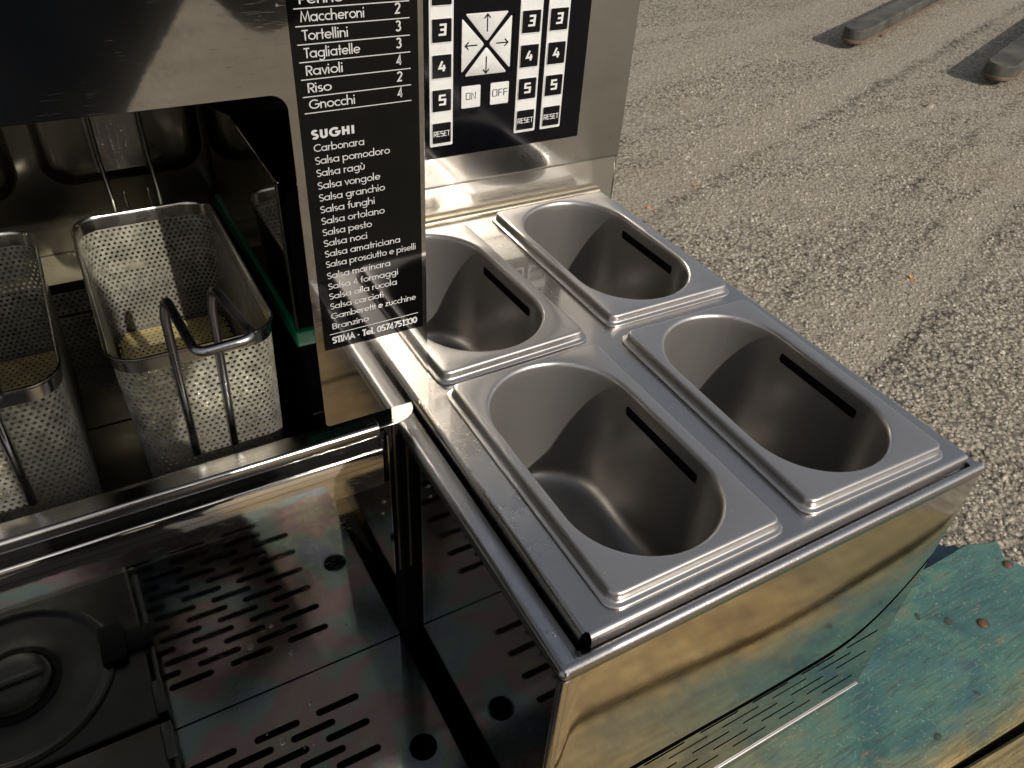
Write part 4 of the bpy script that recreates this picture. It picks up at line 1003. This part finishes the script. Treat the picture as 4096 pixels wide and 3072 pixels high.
# ------------------------------------------------------------------ pasta baskets
def rr_path(hx, hy, r, n):
    """points, equally spaced along a rounded rectangle, counter-clockwise from the middle of the right side"""
    segs = [('l', (hx, 0), (hx, hy - r)), ('a', (hx - r, hy - r), 0), ('l', (hx - r, hy), (-hx + r, hy)), ('a', (-hx + r, hy - r), 90), ('l', (-hx, hy - r), (-hx, -hy + r)), ('a', (-hx + r, -hy + r), 180), ('l', (-hx + r, -hy), (hx - r, -hy)), ('a', (hx - r, -hy + r), 270), ('l', (hx, -hy + r), (hx, 0))]
    lens = [hypot(s_[2][0] - s_[1][0], s_[2][1] - s_[1][1]) if s_[0] == 'l' else r * pi / 2 for s_ in segs]
    T = sum(lens)
    def at(u):
        d = (u % 1.0) * T
        for s_, l in zip(segs, lens):
            if d <= l or s_ is segs[-1]:
                t = d / l
                if s_[0] == 'l': return (s_[1][0] + (s_[2][0] - s_[1][0]) * t, s_[1][1] + (s_[2][1] - s_[1][1]) * t)
                a = radians(s_[2] + 90 * t); return (s_[1][0] + r * cos(a), s_[1][1] + r * sin(a))
            d -= l
    return at, T
BW, BL, BR = .1245, .2540, .022
ZR = .087; DEP = .152; FLR = .131
def perf_cell(mb, f3, u0, u1, v0, v1, hr_u, hr_v, hole=True):
    uc, vc = (u0 + u1) / 2, (v0 + v1) / 2
    cor = [(u0, v0), (u1, v0), (u1, v1), (u0, v1)]
    if not hole:
        mb.add([f3(*c) for c in cor], [(0, 1, 2, 3)]); return
    H = [(uc + hr_u * cos(radians(a)), vc + hr_v * sin(radians(a))) for a in range(225, 585, 45)]
    mb.add([f3(*c) for c in cor] + [f3(*h) for h in H], [(0, 1, 6, 5, 4)[0:2] + (6, 5, 4), (1, 2, 8, 7, 6), (2, 3, 10, 9, 8), (3, 0, 4, 11, 10)])
def make_basket():
    t = thing('pasta_basket', '', 'pasta basket')
    at, T = rr_path(BW / 2, BL / 2, BR, 0)
    nu = int(T / .0054); nv = 28; band = .015
    mb = MB(); plain_mb = MB()
    def side(u, vv):      # u in turns, vv = depth below the rim
        x, y = at(u); k = 1 - .06 * (vv / DEP)
        # rounded foot
        return (x * k, y * k, -vv)
    dv = (DEP - band - .006) / nv
    for j in range(nv):
        v0 = band + j * dv; sh = .5 if j % 2 else 0
        for i in range(nu):
            u0 = (i + sh) / nu; u1 = (i + 1 + sh) / nu
            x, y = at((u0 + u1) / 2)
            solid = x > BW / 2 - .002 and abs(y) < BL / 2 - .03   # the right side is a plain sheet
            perf_cell(mb, side, u0, u1, v0, v0 + dv,   .00152 / T, .00152, hole=not solid)
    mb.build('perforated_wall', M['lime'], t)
    s_ = t.children[-1] if False else None
    w = [c for c in col.objects if c.parent == t][-1]
    md = w.modifiers.new('thickness', 'SOLIDIFY'); md.thickness = .0008; md.offset = 0
    # floor, perforated too
    mb = MB(); k = .94; nx_ = 19; ny_ = 44; hx, hy = BW / 2 * k, BL / 2 * k
    fl = lambda a, b_: (a, b_, -FLR)
    for j in range(ny_):
        for i in range(nx_):
            sh = .5 if j % 2 else 0
            x0 = -hx + (i + sh) * 2 * hx / (nx_ + .5); x1 = x0 + 2 * hx / (nx_ + .5)
            y0 = -hy + j * 2 * hy / ny_; y1 = y0 + 2 * hy / ny_
            if rr_sd((x0 + x1) / 2, (y0 + y1) / 2, hx, hy, BR) > -.0045: continue
            perf_cell(mb, fl, x0, x1, y0, y1, .0015, .0015)
    fo = mb.build('perforated_floor', M['lime_floor'], t); md = fo.modifiers.new('thickness', 'SOLIDIFY'); md.thickness = .0008; md.offset = 0
    rings = []
    A = [i / 96 for i in range(96)]
    for vv, kk in ((DEP - .0062, 0), (DEP - .003, .0012), (DEP - .0012, .003), (DEP, .006), (DEP + .0001, .0085)):
        ring = []
        for a in A:
            x, y = at(a); f_ = 1 - .06 * (min(vv, DEP) / DEP); q = Vector((x * f_, y * f_)); q -= q.normalized() * kk
            ring.append((q.x, q.y, -vv))
        rings.append(ring)
    v_, f_ = loft(rings); new('foot_seam', v_, f_, M['lime'], t, 60)
    rings = []
    for dx, vv in ((0, .0152), (0, .004), (.0004, .0012), (.0016, 0), (.0030, .0004), (.0034, .0018), (.0022, .0034), (.0012, .0036), (.0010, .0150)):
        ring = []
        for a in A:
            x, y = at(a); q = Vector((x, y)); c_ = Vector((max(-BW / 2 + BR, min(BW / 2 - BR, x)), max(-BL / 2 + BR, min(BL / 2 - BR, y)))); nrm = (q - c_).normalized() if (q - c_).length > 1e-6 else q.normalized()
            f_ = 1 - .06 * vv / DEP; q = q * f_ + nrm * dx; ring.append((q.x, q.y, -vv))
        rings.append(ring)
    M.setdefault('rim', steel('basket_rim_steel', (0.50, 0.48, 0.44), .2, smudge=.8, dirt=.4))
    v_, f_ = loft(rings); new('rim', v_, f_, M['rim'], t, 60)
    # handle: two upright wires on the front wall, bent over towards the grip bar
    yw = -BL / 2 - .0045
    L1 = [(-.0195, yw + .010, -.115), (-.0180, yw, .035), (-.0145, yw - .002, .0485), (-.0075, yw - .062, .0365), ]
    R1 = [(.0125, yw + .010, -.115), (.0165, yw, .035), (.0200, yw - .002, .0495), (.0330, yw - .062, .0385)]
    pts = fillet(L1 + [(p[0], p[1], p[2]) for p in R1[::-1]], .009, 6)
    mb = MB(); mb.tube(pts, .0036, 12); mb.build('handle', M['rod'], t, 60)
    # hooks at the back
    mb = MB()
    for x in (-.022, .021): mb.tube([(x, BL / 2 + .004, -.03), (x, BL / 2 + .004, .012), (x * 1.05, .168, .040), (x * 1.05, .172, .30)], .0022, 8)
    for x in (-.010, .012): mb.tube([(x, BL / 2 + .003, -.02), (x, BL / 2 + .003, .016), (x, BL / 2 + .003, .019)], [.0018, .0018, .0008], 8)
    mb.build('hanger_rods', M['inner'], t, 60)
    return t
bk = make_basket()
bk.location = (-.2055, .4265, ZR)
tag(bk, 'perforated pasta basket beside the green base, sunlit inside, looped wire handle in front', 'pasta basket', 'perforated pasta baskets in the well')
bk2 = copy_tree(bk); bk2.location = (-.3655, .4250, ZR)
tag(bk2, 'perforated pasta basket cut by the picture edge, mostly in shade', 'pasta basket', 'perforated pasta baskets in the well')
# perforated strainer plate low in the well behind the gap between baskets
mb = MB()
for j in range(26):
    for i in range(26):
        sh = .5 if j % 2 else 0
        x0 = -.345 + (i + sh) * .0062; z0 = -.13 + j * .0054
        perf_cell(mb, lambda a, b_: (a, .575 - (b_ + .13) * .15, b_), x0, x0 + .0062, z0, z0 + .0054, .0016, .0016)
so = mb.build('strainer_plate', M['lime'], cook); md = so.modifiers.new('t', 'SOLIDIFY'); md.thickness = .0008

# ------------------------------------------------------------------ small wet and dirty things
def drop(x, y, z, r, par, nrm='z', sq=.45):
    bm = bmesh.new(); bmesh.ops.create_uvsphere(bm, u_segments=14, v_segments=8, radius=1)
    ax = random.uniform(.8, 1.3)
    for q in bm.verts:
        c = q.co.copy()
        if nrm == 'z': q.co = Vector((c.x * r * ax, c.y * r, max(c.z, -.05) * r * sq))
        else: q.co = Vector((c.x * r * ax, min(c.y, .05) * r * sq, c.z * r))
    me = bpy.data.meshes.new('water_drop'); bm.to_mesh(me); bm.free(); me.shade_smooth(); me.materials.append(M['drop'])
    o = bpy.data.objects.new('water_drop', me); o.location = (x, y, z); col.objects.link(o); o.parent = par
for (x, y, r) in ((-.1860, .2115, .0034), (-.2235, .1840, .0038), (-.196, .168, .0026), (-.262, .168, .0022), (-.2060, .1690, .0022), (-.150, .2015, .0016), (-.1720, .2065, .0014), (-.120, .205, .0012), (-.235, .199, .0018)):
    drop(x, y, ZF + .0007, r, gr)
for (x, y, r) in ((-.0500, .060, .0016), (-.0465, .100, .0022), (-.0490, .008, .0026), (-.0455, .004, .0018), (-.0435, .020, .0013)):
    drop(x, y, ZB - .0015, r, cook)
for x, z, r in ((-.080, -.10, .0022), (-.082, -.115, .0018), (-.078, -.022, .0015)):
    drop(x, YA - .0004, z, r, cook, 'y')
# dried food in the gutter between tray and front rail
mb = MB()
for _ in range(260):
    x = random.choice([random.uniform(-.02, .06), random.uniform(.345, .383), random.uniform(-.02, .38)])
    y = YB0 + random.uniform(.0085, .0100); z = ZB - .0042 + random.uniform(0, .0006); s_ = random.uniform(.0002, .0007)
    v_ = [(x + random.uniform(-1, 1) * s_ * 2, y + random.uniform(-1, 1) * s_ * .6, z + random.uniform(0, 1) * s_) for _k in range(4)]
    mb.add(v_, [(0, 1, 2), (0, 2, 3), (0, 3, 1), (1, 3, 2)])
mb.build('food_residue', M['crust'], cook, kind='stuff')

# ------------------------------------------------------------------ bits on the ground
M['petal'] = plain('orange_petal', (.55, .16, .07), .6, var=.3); M['leaf_y'] = plain('yellow_leaf', (.60, .30, .05), .6, var=.3)
pet = [(2.3885, 2.4531), (2.0216, 2.3424), (2.2309, 2.3831), (2.0307, 2.2973), (3.0027, 2.6405), (3.8207, 2.9966), (2.6622, 1.3762)]
plabs = ['orange petal lying on the ground, largest of the row beside the cooker', 'orange petal nearest the corner of the cooker', 'small orange petal in the middle of the row', 'faint orange petal close to the tray edge', 'orange petal farther out in a bare patch', 'reddish petal farthest from the cooker', 'yellow leaf lying alone on the gravel at the right']
for i, (x, y) in enumerate(pet):
    n = 10; L0 = (.014, .012, .009, .008, .009, .008, .017)[i]
    v_ = []
    for j in range(n): a = 2 * pi * j / n; v_.append((L0 * cos(a), L0 * .45 * sin(a), .004 * cos(a) ** 2 + .002 * sin(2 * a)))
    v_.append((0, 0, .0005)); f_ = [(j, (j + 1) % n, n) for j in range(n)]
    o = new('fallen_leaf' if i == 6 else 'fallen_petal', v_, f_, M['leaf_y'] if i == 6 else M['petal'])
    o.location = (x, y, ZG + .006); o.rotation_euler = (0, 0, random.uniform(0, 3)); s_ = o.modifiers.new('t', 'SOLIDIFY'); s_.thickness = .0008
    tag(o, plabs[i], 'leaf' if i == 6 else 'petal', None if i == 6 else 'orange petals on the asphalt')

v_ = [(.035 * cos(a) * (1 + .2 * sin(3 * a)), .022 * sin(a), 0) for a in [k * pi / 4 for k in range(8)]] + [(.022 * cos(a) + .003, .013 * sin(a), .024) for a in [k * pi / 4 + .2 for k in range(8)]]
st_ = new('stone', v_, [(k, (k + 1) % 8, 8 + (k + 1) % 8, 8 + k) for k in range(8)] + [tuple(range(8, 16))], M['pebble'])
st_.location = (4.60, 2.80, ZG); tag(st_, 'single pale stone lying on the asphalt between the two beams and the leaf', 'stone')
# round-ended weathered beams out on the ground
M['beam'] = plain('weathered_grey_timber', (.050, .046, .036), .8, var=.8, scale=4, bump=.4)
M['beam_edge'] = plain('reddish_timber_edge', (.10, .062, .040), .8, var=.3, scale=12)
def beam(x, y, ang, ln, w0, lab, h=.15):
    t = thing('timber_beam', lab, 'beam', 'round-ended beams lying on the asphalt', (x, y, ZG))
    t.rotation_euler = (0, 0, ang)
    def outline(off, z, lift=0):
        o_ = [(-w0 / 2 * cos(radians(a)) * 1.25 * (1 + off / w0), (w0 / 2 + off) * sin(radians(a)), z) for a in range(-90, 91, 10)]
        return [(p[0] + w0 / 2, p[1], p[2]) for p in o_] + [(ln, w0 / 2 + off, z), (ln, -w0 / 2 - off, z)]
    R3 = [outline(-.03, .035), outline(-.006, .05), outline(0, .062), outline(0, h - .012), outline(-.012, h)]
    v_, f_ = loft(R3, cap_end=True); new('beam_body', v_, f_, M['beam'], t, 35)
    R3 = [outline(.006, .055), outline(.008, .072), outline(.001, .076)]
    v_, f_ = loft(R3); new('beam_edge_band', v_, f_, M['beam_edge'], t, 35)
    for q in (.6, ln - .5):
        mb = MB(); mb.box(q, q + .12, -w0 / 2 + .03, w0 / 2 - .03, 0, .05); mb.build('bearer', M['beam_edge'], t)
    return t
beam(5.10, 3.93, atan2(.5, 1.24), 3.2, .18, 'grey round-ended timber beam casting a shadow, farther from the cooker')
beam(5.42, 2.93, atan2(.42, 1.1), 3.2, .21, 'dark round-ended timber beam at the right edge of the picture')

# ------------------------------------------------------------------ the photographer, seen only in the polished steel
M['cloth'] = plain('navy_jacket_cloth', (.020, .034, .062), .85, var=.25, scale=40, bump=.3)
M['jeans'] = plain('dark_denim', (.012, .016, .028), .85, var=.25, scale=60, bump=.3)
M['skin'] = plain('skin', (.45, .26, .18), .5, var=.08, scale=30)
M['hair'] = plain('dark_brown_hair', (.03, .018, .012), .6, var=.3, scale=200, bump=.5)
M['shoe'] = plain('black_shoe_leather', (.02, .02, .02), .4)
M['phone'] = plain('black_phone_case', (.01, .01, .011), .3)
per = thing('person', 'person in a navy jacket leaning in to photograph the cooker, seen in its steel', 'person')
def skin(name, pts, edges, rad, mat, sub=2, root=0):
    me = bpy.data.meshes.new(name); me.from_pydata([tuple(p) for p in pts], edges, []); me.update()
    o = bpy.data.objects.new(name, me); col.objects.link(o); o.parent = per
    md = o.modifiers.new('skin', 'SKIN'); md.use_smooth_shade = True
    for i, r in enumerate(rad):
        sv = me.skin_vertices[0].data[i]; sv.radius = (r, r) if not isinstance(r, tuple) else r; sv.use_root = (i == root)
    sb = o.modifiers.new('sub', 'SUBSURF'); sb.levels = sub; sb.render_levels = sub
    me.materials.append(mat); return o
PXc, PYc = -.25, -.66
PXc, PYc = -.33, -.74
S0 = [(-.33, -.74, -.22), (-.31, -.73, -.10), (-.22, -.68, .08), (-.13, -.63, .25), (-.13, -.60, .38), (-.12, -.58, .45),
      (-.31, -.59, .34), (-.42, -.50, .15), (-.33, -.32, .33), (.03, -.58, .33), (.07, -.48, .15), (-.09, -.31, .33)]
skin('jacket', S0[:12], [(0, 1), (1, 2), (2, 3), (3, 4), (4, 5), (3, 6), (6, 7), (7, 8), (3, 9), (9, 10), (10, 11)], [(.19, .13), (.20, .12), (.225, .125), (.19, .13), (.09, .08), (.065, .06), .09, .065, .04, .09, .065, .04], M['cloth'])
skin('trousers', [(PXc, PYc, -.20), (PXc - .10, PYc, -.30), (PXc - .11, PYc + .02, -.68), (PXc - .11, PYc - .02, -1.06), (PXc + .10, PYc, -.30), (PXc + .12, PYc + .02, -.68), (PXc + .12, PYc - .02, -1.06)],
     [(0, 1), (1, 2), (2, 3), (0, 4), (4, 5), (5, 6)], [(.16, .12), .10, .07, .055, .10, .07, .055], M['jeans'])
for sx in (-.11, .12):
    mb = MB(); mb.tube([(PXc + sx, PYc - .09, ZG + .04), (PXc + sx, PYc, ZG + .05), (PXc + sx, PYc + .10, ZG + .04), (PXc + sx, PYc + .17, ZG + .03)], [.03, .042, .042, .028], 14); mb.build('shoe', M['shoe'], per, 60)
hd = Vector((-.105, -.53, .595))
look = (CAM - hd).normalized()
body = skin('body', [(-.12, -.585, .43), (-.112, -.555, .49), tuple(hd - look * .01 - Vector((0, 0, .03))), tuple(hd + Vector((0, 0, .035)))], [(0, 1), (1, 2), (2, 3)], [.05, .055, (.072, .085), (.078, .09)], M['skin'], 3)
side_ = look.cross(Vector((0, 0, 1))).normalized(); upv = side_.cross(look).normalized()
def ell(c, rx, ry, rz, mat, name, cut=None):
    bm = bmesh.new(); bmesh.ops.create_uvsphere(bm, u_segments=24, v_segments=16, radius=1)
    for q in bm.verts: q.co = c + side_ * q.co.x * rx + look * q.co.y * ry + upv * q.co.z * rz
    me = bpy.data.meshes.new(name); bm.to_mesh(me); bm.free(); me.shade_smooth(); me.materials.append(mat)
    o = bpy.data.objects.new(name, me); col.objects.link(o); o.parent = per; return o
ell(hd - look * .025 + upv * .035, .088, .098, .10, M['hair'], 'hair')
for sgn in (-1, 1):
    ell(hd + look * .082 + side_ * sgn * .031 + upv * .012, .014, .008, .007, M['shoe'], 'eye')
    ell(hd + side_ * sgn * .083 - look * .005, .010, .018, .030, M['skin'], 'ear')
ell(hd + look * .098 - upv * .015, .012, .018, .022, M['skin'], 'nose')
ell(hd + look * .088 - upv * .048, .024, .008, .006, plain('lip', (.35, .12, .10), .4), 'mouth')
# phone right behind the lens
mb = MB()
bmx = bmesh.new(); bmesh.ops.create_cube(bmx, size=1)
for q in bmx.verts: q.co = CAM - RZ * .010 + RX * (q.co.x * .150 + .050) + RY * (q.co.y * .074 + .026) + RZ * q.co.z * .008
bmesh.ops.bevel(bmx, geom=bmx.edges[:], offset=.003, segments=2, affect='EDGES')
me = bpy.data.meshes.new('phone'); bmx.to_mesh(me); bmx.free(); me.materials.append(M['phone'])
ph = bpy.data.objects.new('phone', me); col.objects.link(ph); tag(ph, 'black phone held by the photographer over the counter', 'phone')
for sgn, wr in ((-1, Vector(S0[8])), (1, Vector(S0[11]))):
    pc = CAM - RZ * .045 + RX * (.050 + sgn * .085) + RY * .050
    pts = [tuple(wr), tuple((wr + pc) / 2), tuple(pc)]; ed = [(0, 1), (1, 2)]; rad = [.027, .024, .030]
    skin('hand', pts, ed, rad, M['skin'])
    for q in range(4):
        b0 = pc + RY * (-.018 + .013 * q) + RX * sgn * .004
        b1 = b0 + RZ * .030 - RX * sgn * .006; b2 = b1 + RZ * .012 - RX * sgn * .020
        mbf = MB(); mbf.tube(fillet([tuple(pc), tuple(b0), tuple(b1), tuple(b2)], .01, 4), .0078, 10); mbf.build('finger', M['skin'], per, 60)
    mbf = MB(); mbf.tube(fillet([tuple(pc + RY * .02), tuple(pc - RY * .01 - RX * sgn * .02), tuple(pc - RY * .02 - RX * sgn * .045 + RZ * .018)], .01, 4), .009, 10); mbf.build('thumb', M['skin'], per, 60)
